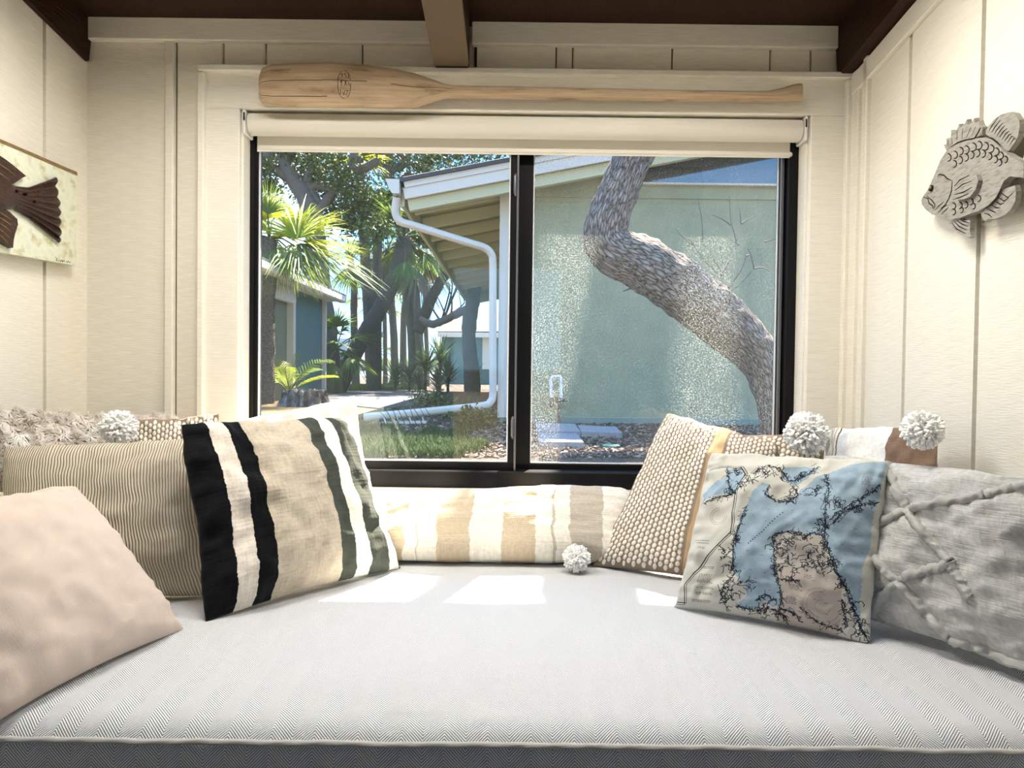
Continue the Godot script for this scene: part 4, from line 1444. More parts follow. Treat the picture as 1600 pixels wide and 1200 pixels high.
func fan_frond(hub: Vector3, dir: Vector3, droop: float, reach: float, leaflets: int, stem_from: Vector3, spread := 2.1, wide := 0.026) -> Geo:
	var g := Geo.new()
	dir = dir.normalized()
	var side := dir.cross(Vector3.UP)
	side = side.normalized() if side.length() > 0.1 else Vector3.RIGHT
	var up := side.cross(dir)
	g.tube([stem_from, (stem_from + hub) * 0.5 + Vector3(0, 0.05 * reach, 0), hub], [0.014, 0.011, 0.008], 5)
	for k in leaflets:
		var a := (float(k) / (leaflets - 1) - 0.5) * spread
		var d := (dir * cos(a) + side * sin(a) + up * (0.16 * cos(a * 2.0) + rng.randf_range(-0.08, 0.08))).normalized()
		var l := reach * (1.0 - 0.22 * absf(a) / 1.2) * rng.randf_range(0.85, 1.1)
		var w := reach * wide
		var sd := d.cross(up).normalized()
		sd = (sd + up * rng.randf_range(-0.5, 0.5)).normalized()
		var path := []
		for q in 5:
			var t := q / 4.0
			path.append(hub + d * l * t + Vector3(0, -droop * l * t * t * rng.randf_range(0.8, 1.2), 0))
		g.blade(path, [w * 0.5, w, w * 0.8, w * 0.45, w * 0.08], sd)
	return g


# crown of a fan palm: each frond a part
func fan_crown(parent: Node3D, top: Vector3, count: int, reach: float, mt: Array, salt: int, low := -0.7, leaflets := 30) -> void:
	rng.seed = salt
	for k in count:
		var yaw := TAU * k / count * 2.4 + rng.randf_range(-0.3, 0.3)
		var pitch := lerpf(1.2, low, float(k) / count) + rng.randf_range(-0.15, 0.15)
		var d := Vector3(cos(yaw) * cos(pitch), sin(pitch), sin(yaw) * cos(pitch))
		var stem := reach * rng.randf_range(0.55, 0.8)
		var hub := top + d * stem + Vector3(0, -0.1 * stem, 0)
		obj("frond", fan_frond(hub, (d + Vector3(0, -0.25, 0)), rng.randf_range(0.25, 0.6), reach * rng.randf_range(0.7, 0.95), leaflets, top, 2.3, 0.055), mt[k % mt.size()], parent)


func feather_frond(a: Vector3, dir: Vector3, length: float, bend: float, pairs: int, leaf_len: float) -> Geo:
	var g := Geo.new()
	dir = dir.normalized()
	var side := dir.cross(Vector3.UP).normalized()
	var spine := []
	for k in 9:
		var t := k / 8.0
		spine.append(a + dir * length * t + Vector3(0, -bend * length * t * t, 0))
	g.tube(spine, [0.010, 0.009, 0.008, 0.007, 0.006, 0.005, 0.004, 0.003, 0.002], 5)
	for k in pairs:
		var t := 0.18 + 0.82 * k / pairs
		var p := a + dir * length * t + Vector3(0, -bend * length * t * t, 0)
		var fwd := (dir + Vector3(0, -2.0 * bend * t, 0)).normalized()
		for s in [-1.0, 1.0]:
			var d: Vector3 = (fwd * 0.75 + side * s + Vector3(0, 0.25, 0)).normalized()
			var l := leaf_len * sin(PI * (0.15 + 0.8 * t)) * rng.randf_range(0.85, 1.1)
			g.blade([p, p + d * l * 0.5 + Vector3(0, 0.01, 0), p + d * l + Vector3(0, -0.25 * l, 0)], [leaf_len * 0.03, leaf_len * 0.05, 0.002], fwd)
	return g


# a rosette of stiff sword leaves
func swords(g: Geo, ctr: Vector3, count: int, length: float) -> void:
	for k in count:
		var yaw := rng.randf() * TAU
		var pitch := rng.randf_range(-0.15, 1.35)
		var d := Vector3(cos(yaw) * cos(pitch), sin(pitch), sin(yaw) * cos(pitch))
		var l := length * rng.randf_range(0.7, 1.1)
		var sd := d.cross(Vector3.UP).normalized()
		g.blade([ctr, ctr + d * l * 0.5, ctr + d * l + Vector3(0, -0.10 * l, 0)], [l * 0.06, l * 0.075, 0.002], sd)


# loose leaves filling blobs: [centre, radius, count]
func leaf_clouds(blobs: Array, size: float, flat := 0.7) -> Geo:
	var g := Geo.new()
	for b in blobs:
		for k in b[2]:
			var o := Vector3(rng.randfn(), rng.randfn() * flat, rng.randfn()) * 0.48
			var p: Vector3 = b[0] + o * b[1]
			var d := Vector3(rng.randfn(), rng.randfn(), rng.randfn()).normalized()
			var s := d.cross(Vector3(rng.randfn(), rng.randfn(), rng.randfn())).normalized()
			var v := rng.randf_range(0.65, 1.25)
			g.tint = Color(v, v * rng.randf_range(0.95, 1.05), v * rng.randf_range(0.8, 1.0))
			g.leaf(p, d, s, size * rng.randf_range(0.7, 1.3), size * 0.55)
	return g


# bark broken into long plates by dark furrows
func cracks(salt: int, colour: bool) -> NoiseTexture2D:
	var t := noise_tex(0.05, 3, [[0.0, rgb8(44, 36, 32)], [0.10, rgb8(78, 68, 60)], [0.25, rgb8(128, 116, 106)], [0.6, rgb8(154, 146, 138)], [1.0, rgb8(186, 182, 178)]] if colour else [[0.0, Color.BLACK], [0.3, Color(0.75, 0.75, 0.75)], [1.0, Color.WHITE]], salt, 512, FastNoiseLite.TYPE_CELLULAR)
	var n: FastNoiseLite = t.noise
	n.cellular_return_type = FastNoiseLite.RETURN_DISTANCE2_SUB
	n.domain_warp_enabled = true
	n.domain_warp_amplitude = 12.0
	n.domain_warp_frequency = 0.03
	return t


func outside_surfaces() -> void:
	m.mulch = mat(Color.WHITE, 0.95, {"tri": true, "uv": Vector3(0.9, 0.9, 0.9), "bump": m.fine, "deep": 1.2, "tex": noise_tex(0.05, 5, [[0.0, rgb8(42, 35, 30)], [0.45, rgb8(78, 68, 61)], [0.62, rgb8(98, 89, 82)], [1.0, rgb8(124, 115, 105)]], 201)})
	m.path = mat(Color.WHITE, 0.9, {"tri": true, "uv": Vector3(0.6, 0.6, 0.6), "tex": noise_tex(0.03, 5, [[0.0, rgb8(72, 72, 77)], [1.0, rgb8(108, 108, 114)]], 202)})
	m.litter = mat(Color.WHITE, 0.95, {"tri": true, "uv": Vector3(1.2, 1.2, 1.2), "bump": m.fine, "deep": 0.8, "tex": noise_tex(0.08, 5, [[0.0, rgb8(80, 62, 42)], [0.5, rgb8(126, 106, 76)], [1.0, rgb8(158, 138, 104)]], 203)})
	m.blade = mat(Color.WHITE, 0.7, {"vcol": true, "back": rgb8(90, 110, 50)})
	m.paver = mat(rgb8(170, 172, 176), 0.9, {"tri": true, "uv": Vector3(2, 2, 2), "bump": m.fine, "deep": 0.15, "tex": noise_tex(0.05, 4, [[0.0, rgb8(200, 200, 200)], [1.0, Color.WHITE]], 204)})
	m.sage = mat(rgb8(164, 166, 136), 0.8, {"tri": true, "uv": Vector3(1, 1, 1), "bump": m.fine, "deep": 0.06, "tex": noise_tex(0.008, 4, [[0.0, rgb8(236, 238, 236)], [1.0, Color.WHITE]], 205)})
	m.sage_dark = mat(rgb8(130, 150, 138), 0.8)
	m.house_green = mat(rgb8(92, 122, 122), 0.75)
	m.house_wall = mat(rgb8(128, 132, 116), 0.8)
	m.white_paint = mat(rgb8(214, 208, 196), 0.5)
	m.soffit = mat(rgb8(178, 176, 138), 0.8)
	m.rafter = mat(rgb8(196, 194, 160), 0.8)
	m.shingle = mat(rgb8(92, 88, 88), 0.9, {"tri": true, "uv": Vector3(3, 3, 3), "bump": m.fine, "deep": 0.4})
	m.roof_metal = mat(rgb8(112, 112, 114), 0.6)
	m.clerestory = mat(rgb8(126, 128, 130), 0.04, {"spec": 0.8, "metal": 0.7})
	m.pvc = mat(rgb8(240, 240, 238), 0.3)
	m.pipe_metal = mat(rgb8(84, 90, 84), 0.5, {"metal": 0.5})
	m.teal_lid = mat(rgb8(96, 150, 130), 0.6)
	m.bark = mat(Color.WHITE, 0.95, {"tri": true, "uv": Vector3(5, 2.2, 5), "bump": noise_tex(0.05, 5, [], 206, 512, FastNoiseLite.TYPE_CELLULAR), "deep": 1.0, "tex": noise_tex(0.05, 5, [[0.0, rgb8(62, 54, 48)], [0.4, rgb8(112, 100, 90)], [0.7, rgb8(140, 130, 122)], [1.0, rgb8(180, 178, 174)]], 207)})
	m.plated_bark = mat(Color.WHITE, 0.95, {"uv": Vector3(2, 0.6, 1), "bump": cracks(206, false), "deep": 1.6, "tex": cracks(206, true)})
	m.palm_bark = mat(Color.WHITE, 0.95, {"tri": true, "uv": Vector3(2, 3, 2), "bump": m.grain, "deep": 1.5, "tex": noise_tex(0.03, 5, [[0.0, rgb8(60, 55, 50)], [0.5, rgb8(100, 93, 86)], [1.0, rgb8(136, 130, 122)]], 208)})
	m.dark_bark = mat(Color.WHITE, 0.95, {"tri": true, "uv": Vector3(2, 3, 2), "bump": m.grain, "deep": 1.5, "tex": noise_tex(0.04, 5, [[0.0, rgb8(58, 52, 48)], [0.5, rgb8(94, 86, 80)], [1.0, rgb8(130, 122, 115)]], 209)})
	m.stump_bark = mat(Color.WHITE, 0.95, {"uv": Vector3(2, 0.12, 1), "bump": m.grain, "deep": 2.0, "tex": noise_tex(0.02, 4, [[0.0, rgb8(44, 38, 38)], [0.5, rgb8(84, 76, 74)], [0.7, rgb8(120, 112, 110)], [1.0, rgb8(170, 164, 160)]], 210)})
	m.frond_bright = mat(rgb8(120, 132, 34), 0.6, {"back": rgb8(176, 178, 40), "spec": 0.25})
	m.frond = mat(rgb8(84, 106, 56), 0.6, {"back": rgb8(110, 124, 42), "spec": 0.25})
	m.frond_dark = mat(rgb8(76, 98, 60), 0.6, {"back": rgb8(92, 108, 44), "spec": 0.25})
	m.frond_dead = mat(rgb8(98, 74, 58), 0.9, {"back": rgb8(60, 42, 30)})
	m.frond_grey = mat(rgb8(112, 107, 100), 0.9)
	m.oak_leaf = mat(rgb8(90, 98, 58), 0.5, {"vcol": true, "back": rgb8(66, 78, 40), "spec": 0.25})
	m.sword = mat(rgb8(66, 84, 64), 0.45, {"back": rgb8(56, 70, 40), "spec": 0.25})
	m.water = mat(rgb8(120, 132, 138), 0.25, {"spec": 0.5})
	m.far_green = mat(rgb8(84, 104, 62), 0.9)


func neighbour_house() -> void:
	var t := thing("neighbour_house", "sage green gable end of the house next door with white trim", "house", Vector3(2.0, GROUND, -7.0))
	var zw := -5.85
	var xc := -0.10
	var xr := 5.2
	var top := func(x: float) -> float: return 2.56 + 0.2 * (x - xc)
	var g := Geo.new()
	g.hexa([Vector3(xc, GROUND, zw), Vector3(xr, GROUND, zw), Vector3(xr, top.call(xr), zw), Vector3(xc, top.call(xc), zw),
		Vector3(xc, GROUND, -15.0), Vector3(xr, GROUND, -15.0), Vector3(xr, top.call(xr), -15.0), Vector3(xc, top.call(xc), -15.0)])
	obj("wall", g, m.sage, t)
	# upper panel stands a little proud, so that its lower edge draws a line
	g = Geo.new()
	g.hexa([Vector3(xc, 2.464, zw + 0.015), Vector3(xr, 2.464, zw + 0.015), Vector3(xr, top.call(xr), zw + 0.015), Vector3(xc, top.call(xc), zw + 0.015),
		Vector3(xc, 2.464, zw), Vector3(xr, 2.464, zw), Vector3(xr, top.call(xr), zw), Vector3(xc, top.call(xc), zw)])
	obj("upper_panel", g, m.sage, t)
	box_obj("base_strip", Vector3(2.55, GROUND + 0.02, zw + 0.01), Vector3(5.3, 0.06, 0.03), m.sage_dark, t)
	var cl := box_obj("clerestory_window", Vector3(1.62, 2.75, zw + 0.02), Vector3(1.36, 0.34, 0.02), m.clerestory, t, 0.002)
	box_obj("window_ledge", Vector3(1.62, 2.575, zw + 0.035), Vector3(1.42, 0.018, 0.06), m.white_paint, cl, 0.002)
	box_obj("corner_board", Vector3(-0.075, 1.59, zw + 0.02), Vector3(0.085, 1.90, 0.05), m.white_paint, t, 0.003)
	# rake boards, roof
	var zr := -5.52
	var slope := Vector3(1, 0.2, 0).normalized()
	var a := Vector3(-0.86, 2.425, zr)
	g = Geo.new()
	g.bar(a + Vector3(0, 0.055, 0.012), a + Vector3(0, 0.055, 0.012) + slope * 6.3, 0.03, 0.085, Vector3.UP, 0.003)
	obj("rake_board", g, m.white_paint, t)
	g = Geo.new()
	g.bar(a + Vector3(0, -0.03, 0), a + Vector3(0, -0.03, 0) + slope * 6.3, 0.03, 0.085, Vector3.UP, 0.003)
	obj("rake_board", g, m.white_paint, t)
	g = Geo.new()
	g.bar(a + Vector3(0.03, -0.11, -0.06), a + Vector3(0.03, -0.11, -0.06) + slope * 6.2, 0.06, 0.09, Vector3.UP, 0.003)
	obj("barge_rafter", g, m.rafter, t)
	g = Geo.new()
	var r0 := Vector3(-0.93, 2.47, zr + 0.05)
	var far := Vector3(0, 0, -9.6)
	var thick := Vector3(0, 0.03, 0)
	var r1 := r0 + slope * 6.4
	g.hexa([r0, r1, r1 + far, r0 + far, r0 + thick, r1 + thick, r1 + far + thick, r0 + far + thick])
	obj("roof", g, m.shingle, t)
	g = Geo.new()
	var s0 := Vector3(-0.88, 2.435, zr - 0.02)
	var s1 := s0 + slope * 1.2
	g.hexa([s0, s1, s1 + far, s0 + far, s0 + thick * 0.6, s1 + thick * 0.6, s1 + far + thick * 0.6, s0 + far + thick * 0.6])
	obj("soffit_deck", g, m.soffit, t)
	for k in 14:
		g = Geo.new()
		var z := zr - 0.42 - k * 0.61
		var p := Vector3(-0.84, 2.375, z)
		g.bar(p, p + slope * 0.80, 0.045, 0.10, Vector3.UP, 0.003)
		obj("rafter", g, m.rafter, t)
	box_obj("eave_board", Vector3(-0.875, 2.375, zr - 4.7), Vector3(0.025, 0.13, 9.3), m.rafter, t)
	# gutter: an ogee trough along the eave, closed by an end cap
	g = Geo.new()
	var prof := [[0.0, 0.11], [0.0, 0.0], [-0.055, 0.0], [-0.068, 0.02], [-0.082, 0.04], [-0.09, 0.07], [-0.108, 0.105], [-0.112, 0.112]]
	g.sheet(1, prof.size() - 1, func(u: float, v: float) -> Vector3:
		var q: Array = prof[int(round(v * (prof.size() - 1)))]
		return Vector3(-0.888 + q[0], 2.385 + q[1], zr + 0.06 - u * 9.4))
	var gt := obj("gutter", g, m.white_paint, t)
	g = Geo.new()
	var out := PackedVector2Array()
	for q in prof:
		out.append(Vector2(q[0], q[1]))
	g.plate(out, Vector3(-0.888, 2.385, zr + 0.05), Vector3.RIGHT, Vector3.UP, 0.012, 0.0)
	obj("gutter_end_cap", g, m.white_paint, gt)
	# downspout with its elbows, and the extension along the ground
	g = Geo.new()
	var pts := path_px([[620, 308, -5.54], [618, 332, -5.58], [626, 346, -5.60], [645, 352, -5.62], [690, 366, -5.66], [735, 380, -5.70], [757, 387, -5.74], [767, 396, -5.76], [770, 412, -5.77], [770, 480, -5.77], [770, 560, -5.77], [770, 615, -5.77], [766, 628, -5.75], [755, 634, -5.72], [700, 640, -5.6], [640, 646, -5.45], [569, 652, -5.3]], 0.0)
	var sm := smooth(pts, [0.032, 0.032, 0.032, 0.032, 0.032, 0.032, 0.032, 0.032, 0.032, 0.032, 0.032, 0.032, 0.032, 0.032, 0.032, 0.032, 0.032], 5)
	g.tube(sm[0], sm[1], 10)
	obj("downspout", g, m.white_paint, t)

	var tap := thing("standpipe_tap", "white plastic pipe loop with a metal tap by the green wall", "tap", Vector3(0.38, GROUND, -5.8))
	g = Geo.new()
	sm = smooth(path_px([[861, 627], [861, 605], [861, 592], [864, 589], [869, 588.5], [874, 589], [876.5, 592], [876.5, 605], [876.5, 622]], -5.78), [0.013, 0.013, 0.013, 0.013, 0.013, 0.013, 0.013, 0.013, 0.013], 4)
	g.tube(sm[0], sm[1], 10)
	obj("pipe_loop", g, m.pvc, tap)
	g = Geo.new()
	g.tube(path_px([[874, 621], [873, 640], [873, 668]], -5.78), 0.013, 8)
	obj("riser", g, m.pipe_metal, tap)
	g = Geo.new()
	g.tube(path_px([[857, 624], [868, 623], [888, 627]], -5.76), [0.012, 0.016, 0.008], 8)
	obj("valve", g, m.pipe_metal, tap)
	g = Geo.new()
	g.tube(path_px([[862, 624], [862, 631], [861, 637]], -5.74), [0.013, 0.014, 0.010], 8)
	obj("spout", g, m.pipe_metal, tap)

	var labels := ["square concrete stepping stone against the green wall", "square concrete stepping stone nearest the window", "long concrete stepping stone beside the green lid"]
	var quads := [[[836, 668], [898, 669], [907, 683], [840, 681]], [[840, 685], [902, 686], [912, 701], [843, 700]], [[903, 672], [962, 674], [972, 685], [908, 683]]]
	for k in 3:
		g = Geo.new()
		var lo := []
		var hi := []
		for q in quads[k]:
			var p := on_ground(q[0], q[1])
			lo.append(p)
			hi.append(p + Vector3(0, 0.035, 0))
		g.hexa(lo + hi)
		var pv := thing("stepping_stone", labels[k], "paving stone", (lo[0] + lo[2]) / 2, "stepping stones by the green wall")
		obj("slab", g, m.paver, pv)
	var lid := thing("valve_lid", "small oval green lid on the dark mulch", "lid", on_ground(955, 699))
	g = Geo.new()
	var lc := on_ground(955, 699)
	g.tube([lc, lc + Vector3(0, 0.012, 0), lc + Vector3(0, 0.016, 0)], [0.05, 0.05, 0.042], 24)
	obj("lid_disc", g, m.teal_lid, lid)


func crooked_oak() -> void:
	var t := thing("crooked_oak", "crooked grey oak trunk bending across the right pane", "tree", Vector3(1.62, GROUND, -4.1))
	var z := -4.2
	var pts := path_px([[1232, 760], [1222, 690], [1207, 620], [1188, 565], [1150, 520], [1105, 482], [1050, 440], [1000, 410], [962, 393], [946, 372], [953, 335], [968, 295], [986, 250], [1003, 215]], z)
	pts.append(Vector3(0.90, 2.9, -4.2))
	pts.append(Vector3(0.95, 3.7, -4.2))
	pts.append(Vector3(1.085, 4.6, -4.2))
	pts.append(Vector3(1.30, 5.6, -4.2))
	pts.append(Vector3(1.42, 6.3, -4.3))
	pts[0].y = GROUND - 0.05
	var rad := [0.115, 0.105, 0.10, 0.12, 0.15, 0.165, 0.165, 0.158, 0.145, 0.135, 0.125, 0.118, 0.115, 0.112, 0.118, 0.122, 0.125, 0.11, 0.10]
	trunk("trunk", pts, rad, m.plated_bark, t, 0.13, 36, 14)
	var tw := func(list: Array, r: float) -> void:
		var g := Geo.new()
		var p := path_px(list, z - 0.02)
		var rr := []
		for k in p.size():
			rr.append(lerpf(r, r * 0.3, float(k) / (p.size() - 1)))
		var s := smooth(p, rr, 4)
		g.tube(s[0], s[1], 5)
		obj("twig", g, m.frond_grey, t)
	for q in [[[1128, 470], [1131, 455], [1128, 430], [1122, 415]], [[1131, 458], [1146, 440], [1160, 418], [1166, 400]], [[1133, 460], [1155, 445], [1178, 420]], [[1128, 432], [1112, 418], [1098, 405], [1088, 390]], [[1128, 430], [1137, 412], [1147, 402]], [[1124, 420], [1114, 403]], [[1131, 412], [1126, 398], [1126, 384]], [[1178, 420], [1174, 400], [1168, 388]], [[1178, 420], [1192, 418], [1208, 428]], [[1098, 405], [1085, 385], [1072, 376], [1055, 357]], [[1088, 390], [1080, 376], [1074, 372]], [[1098, 378], [1097, 345], [1090, 310]], [[1150, 378], [1148, 365], [1142, 345], [1140, 305]], [[1155, 383], [1135, 370]], [[1142, 352], [1130, 343], [1112, 335]], [[1158, 350], [1170, 342], [1182, 337]], [[1158, 350], [1156, 325]], [[1166, 400], [1176, 396]], [[1195, 378], [1218, 371]], [[1150, 390], [1152, 372]]]:
		tw.call(q, 0.0055)
	tw.call([[1003, 447], [990, 449], [973, 455]], 0.011)
	# crown above the picture, which shades the ground by the wall
	rng.seed = 301
	var blobs := []
	for k in 22:
		blobs.append([Vector3(rng.randf_range(1.3, 4.4), rng.randf_range(6.3, 7.3), rng.randf_range(-9.2, -6.8)), rng.randf_range(0.5, 0.8), 200])
	for k in 7:
		var s: Array = blobs[k * 3]
		trunk("limb", [Vector3(1.40, 6.2, -4.28), (Vector3(1.4, 6.4, -4.3) + s[0]) * 0.5 + Vector3(0, 1.5, 0), s[0]], [0.07, 0.05, 0.02], m.bark, t, 0.2, 8, 4)
	var cr := obj("crown", leaf_clouds(blobs, 0.09), m.oak_leaf, t)
	cr.set_meta("kind", "stuff")


func ground_and_garden() -> void:
	var gd := setting("ground")
	var g := Geo.new()
	g.box(Vector3(0, GROUND - 0.1, -21.0), Vector3(80, 0.2, 37.8))
	obj("mulch_bed", g, m.mulch, gd)
	g = Geo.new()
	g.box(Vector3(0, -0.45, 22.0), Vector3(80, 0.2, 36))
	obj("rear_yard", g, m.litter, gd)
	var slab := func(called: String, list: Array, mt: Material, h: float) -> void:
		var gg := Geo.new()
		var lo := []
		var hi := []
		for q in list:
			var p := on_ground(q[0], q[1])
			lo.append(p - Vector3(0, 0.03, 0))
			hi.append(p + Vector3(0, h, 0))
		var mid: Vector3 = (lo[0] + hi[2]) / 2
		gg.poly(hi, mid - Vector3(0, 1, 0))
		for k in lo.size():
			gg.poly([lo[k], lo[(k + 1) % lo.size()], hi[(k + 1) % lo.size()], hi[k]], mid)
		obj(called, gg, mt, gd)
	slab.call("concrete_path", [[520, 618], [560, 611], [660, 610], [690, 613], [680, 622], [650, 634], [600, 640], [540, 634], [500, 628]], m.path, 0.012)
	slab.call("leaf_litter", [[380, 640], [440, 628], [520, 634], [600, 642], [640, 648], [560, 662], [480, 672], [380, 680]], m.litter, 0.006)
	var wt := setting("water")
	g = Geo.new()
	g.box(Vector3(0, GROUND - 0.35, -140), Vector3(400, 0.2, 202))
	obj("bay_surface", g, m.water, wt)
	var fs := setting("far_shore")
	g = Geo.new()
	rng.seed = 401
	for k in 60:
		var x := lerpf(-120.0, 60.0, k / 59.0)
		g.tube([Vector3(x, 0.2, -230), Vector3(x, rng.randf_range(2.0, 3.6), -230), Vector3(x, rng.randf_range(3.7, 5.0), -230)], [4.0, 3.0, 0.5], 7)
	obj("shore_trees", g, m.far_green, fs)
	fs.set_meta("kind", "stuff")

	# lawn
	rng.seed = 402
	g = Geo.new()
	for k in 16000:
		var x := rng.randf_range(555, 800)
		var y := rng.randf_range(657, 716)
		var edge := 668.0 + 12.0 * sin(x * 0.031) + 8.0 * sin(x * 0.11)
		if y < edge or x > 745.0 + 20.0 * sin(y * 0.2):
			continue
		var p := on_ground(x, y)
		var a := rng.randf() * TAU
		var tone := rng.randf()
		g.tint = rgb8(34, 54, 26).lerp(rgb8(74, 94, 44), tone).srgb_to_linear()
		var h := rng.randf_range(0.02, 0.055)
		g.blade([p, p + Vector3(cos(a) * 0.01, h * 0.6, sin(a) * 0.01), p + Vector3(cos(a) * 0.03, h, sin(a) * 0.03)], [0.006, 0.005, 0.001], Vector3(-sin(a), 0, cos(a)))
	for k in 5000:
		var p := on_ground(rng.randf_range(535, 655), rng.randf_range(603.5, 610))
		var a := rng.randf() * TAU
		g.tint = rgb8(74, 94, 36).lerp(rgb8(104, 118, 54), rng.randf()).srgb_to_linear()
		g.blade([p, p + Vector3(cos(a) * 0.03, 0.07, sin(a) * 0.03)], [0.03, 0.005], Vector3(-sin(a), 0, cos(a)))
	var lw := obj("grass", g, m.blade)
	lw.set_meta("label", "short green lawn below the downspout and beyond the path")
	lw.set_meta("category", "grass")
	lw.set_meta("kind", "stuff")
	# bark chips
	g = Geo.new()
	for k in 5200:
		var left := k < 2600
		var p := on_ground(rng.randf_range(600, 800) if left else rng.randf_range(815, 1230), rng.randf_range(634, 716) if left else rng.randf_range(662, 716))
		var tone := rng.randf()
		g.tint = rgb8(66, 54, 48).lerp(rgb8(186, 170, 156), tone * tone).srgb_to_linear()
		var sz := rng.randf_range(0.012, 0.04)
		g.box(p + Vector3(0, 0.006, 0), Vector3(sz, 0.006, sz * 0.35), Basis.from_euler(Vector3(rng.randf_range(-0.4, 0.4), rng.randf() * TAU, rng.randf_range(-0.4, 0.4))))
	m.chip = mat(Color.WHITE, 0.95, {"vcol": true})
	var ch := obj("bark_chips", g, m.chip)
	ch.set_meta("label", "brown and grey bark chips scattered over the garden bed")
	ch.set_meta("category", "mulch")
	ch.set_meta("kind", "stuff")
	# white slatted edging lying under the downspout extension
	var ed := thing("garden_edging", "low white slatted edging lying below the downspout", "edging", on_ground(640, 660))
	g = Geo.new()
	g.bar(at_z(594, 661, -5.25), at_z(668, 659, -5.25), 0.02, 0.018)
	obj("rail", g, m.white_paint, ed)
	for k in 4:
		g = Geo.new()
		g.bar(at_z(600 + k * 20.0, 652, -5.25), at_z(603 + k * 20.0, 662, -5.24), 0.008, 0.008, Vector3.BACK)
		obj("slat", g, m.white_paint, ed)
	# low plants by the spout
	rng.seed = 403
	for q in [[672, 634, "low dark green plant above the downspout extension", 0.10], [715, 655, "small leafy weed under the downspout bend", 0.07], [740, 668, "small green tuft beside the mulch at the corner", 0.06]]:
		var p := on_ground(q[0], q[1])
		var pl := thing("low_plant", q[2], "plant", p)
		g = leaf_clouds([[p + Vector3(0, 0.08, 0), q[3] * 2.4, 420]], 0.05, 0.45)
		var fo := obj("leaves", g, m.oak_leaf, pl)
		fo.set_meta("kind", "stuff")


func left_house() -> void:
	var t := thing("garden_house", "blue green garden house under a white gutter behind the palm trunk", "house", Vector3(-4.5, GROUND, -11.0))
	var xw := -3.05
	var eave := 2.12
	var g := Geo.new()
	g.box(Vector3(xw - 2.0, (GROUND + eave) / 2, -8.6), Vector3(4.0, eave - GROUND, 2.0))
	obj("porch_wall", g, m.house_wall, t)
	g = Geo.new()
	g.box(Vector3(xw - 2.0, (GROUND + eave) / 2, -10.35), Vector3(4.1, eave - GROUND, 1.55))
	obj("wall", g, m.house_green, t)
	box_obj("post", Vector3(xw + 0.04, (GROUND + eave) / 2, -9.57), Vector3(0.10, eave - GROUND, 0.10), m.white_paint, t)
	box_obj("corner_board", Vector3(xw + 0.08, (GROUND + eave) / 2, -11.12), Vector3(0.06, eave - GROUND, 0.06), m.white_paint, t)
	box_obj("porch_beam", Vector3(xw + 0.06, eave - 0.12, -8.6), Vector3(0.08, 0.2, 2.0), m.white_paint, t)
	box_obj("gutter", Vector3(xw + 0.30, eave + 0.02, -9.4), Vector3(0.12, 0.11, 4.0), m.white_paint, t, 0.02)
	box_obj("soffit", Vector3(xw + 0.12, eave + 0.0, -9.4), Vector3(0.3, 0.03, 4.0), m.white_paint, t)
	g = Geo.new()
	g.hexa([Vector3(xw + 0.35, eave + 0.06, -11.4), Vector3(xw + 0.35, eave + 0.06, -7.4), Vector3(xw - 2.4, eave + 0.75, -7.4), Vector3(xw - 2.4, eave + 0.75, -11.4),
		Vector3(xw + 0.35, eave + 0.10, -11.4), Vector3(xw + 0.35, eave + 0.10, -7.4), Vector3(xw - 2.4, eave + 0.79, -7.4), Vector3(xw - 2.4, eave + 0.79, -11.4)])
	obj("roof", g, m.roof_metal, t)
	# far house on the right
	t = thing("far_house", "pale green house with a grey roof glimpsed beside the corner board", "house", Vector3(-1.0, GROUND, -24.0))
	g = Geo.new()
	var a := at_z(690, 522, -22.0)
	var b := at_z(800, 522, -22.0)
	g.box(Vector3((a.x + b.x) / 2 + 1.0, (GROUND + a.y) / 2, -24.0), Vector3(b.x - a.x + 2.0, a.y - GROUND, 4.0))
	obj("wall", g, m.house_green, t)
	g = Geo.new()
	var e0 := at_z(684, 524, -21.6)
	var e1 := at_z(860, 524, -21.6)
	var q0 := at_z(700, 486, -24.0)
	var q1 := at_z(860, 486, -24.0)
	var up := Vector3(0, 0.12, 0)
	g.hexa([e0, e1, q1, q0, e0 + up, e1 + up, q1 + up, q0 + up])
	obj("roof", g, m.shingle, t)
	box_obj("window_trim", at_z(760, 552, -21.97), Vector3(0.25, 1.0, 0.05), m.white_paint, t)
	box_obj("eave_board", (e0 + e1) / 2, Vector3(e1.x - e0.x, 0.14, 0.08), m.white_paint, t)
	# parked vehicle far behind
	t = thing("parked_van", "white van parked far back beside the leaning trunk", "vehicle", on_ground(516, 606))
	var c := at_z(519, 584, -17.0)
	c.y = GROUND
	g = Geo.new()
	g.box(c + Vector3(-0.5, 0.75, 0), Vector3(2.4, 0.75, 1.6), Basis.IDENTITY, 0.15)
	obj("body", g, m.pvc, t)
	g = Geo.new()
	g.box(c + Vector3(-0.9, 1.2, 0), Vector3(1.3, 0.6, 1.45), Basis.IDENTITY, 0.2)
	obj("cab", g, m.pvc, t)
	box_obj("windscreen", c + Vector3(-0.3, 1.18, 0.55), Vector3(0.5, 0.35, 0.4), m.black_metal, t, 0.05)
	for dx in [-1.2, 0.3]:
		g = Geo.new()
		var wc := c + Vector3(dx, 0.28, 0.72)
		g.tube([wc, wc + Vector3(0, 0, 0.2)], 0.28, 16)
		obj("wheel", g, m.black_metal, t)


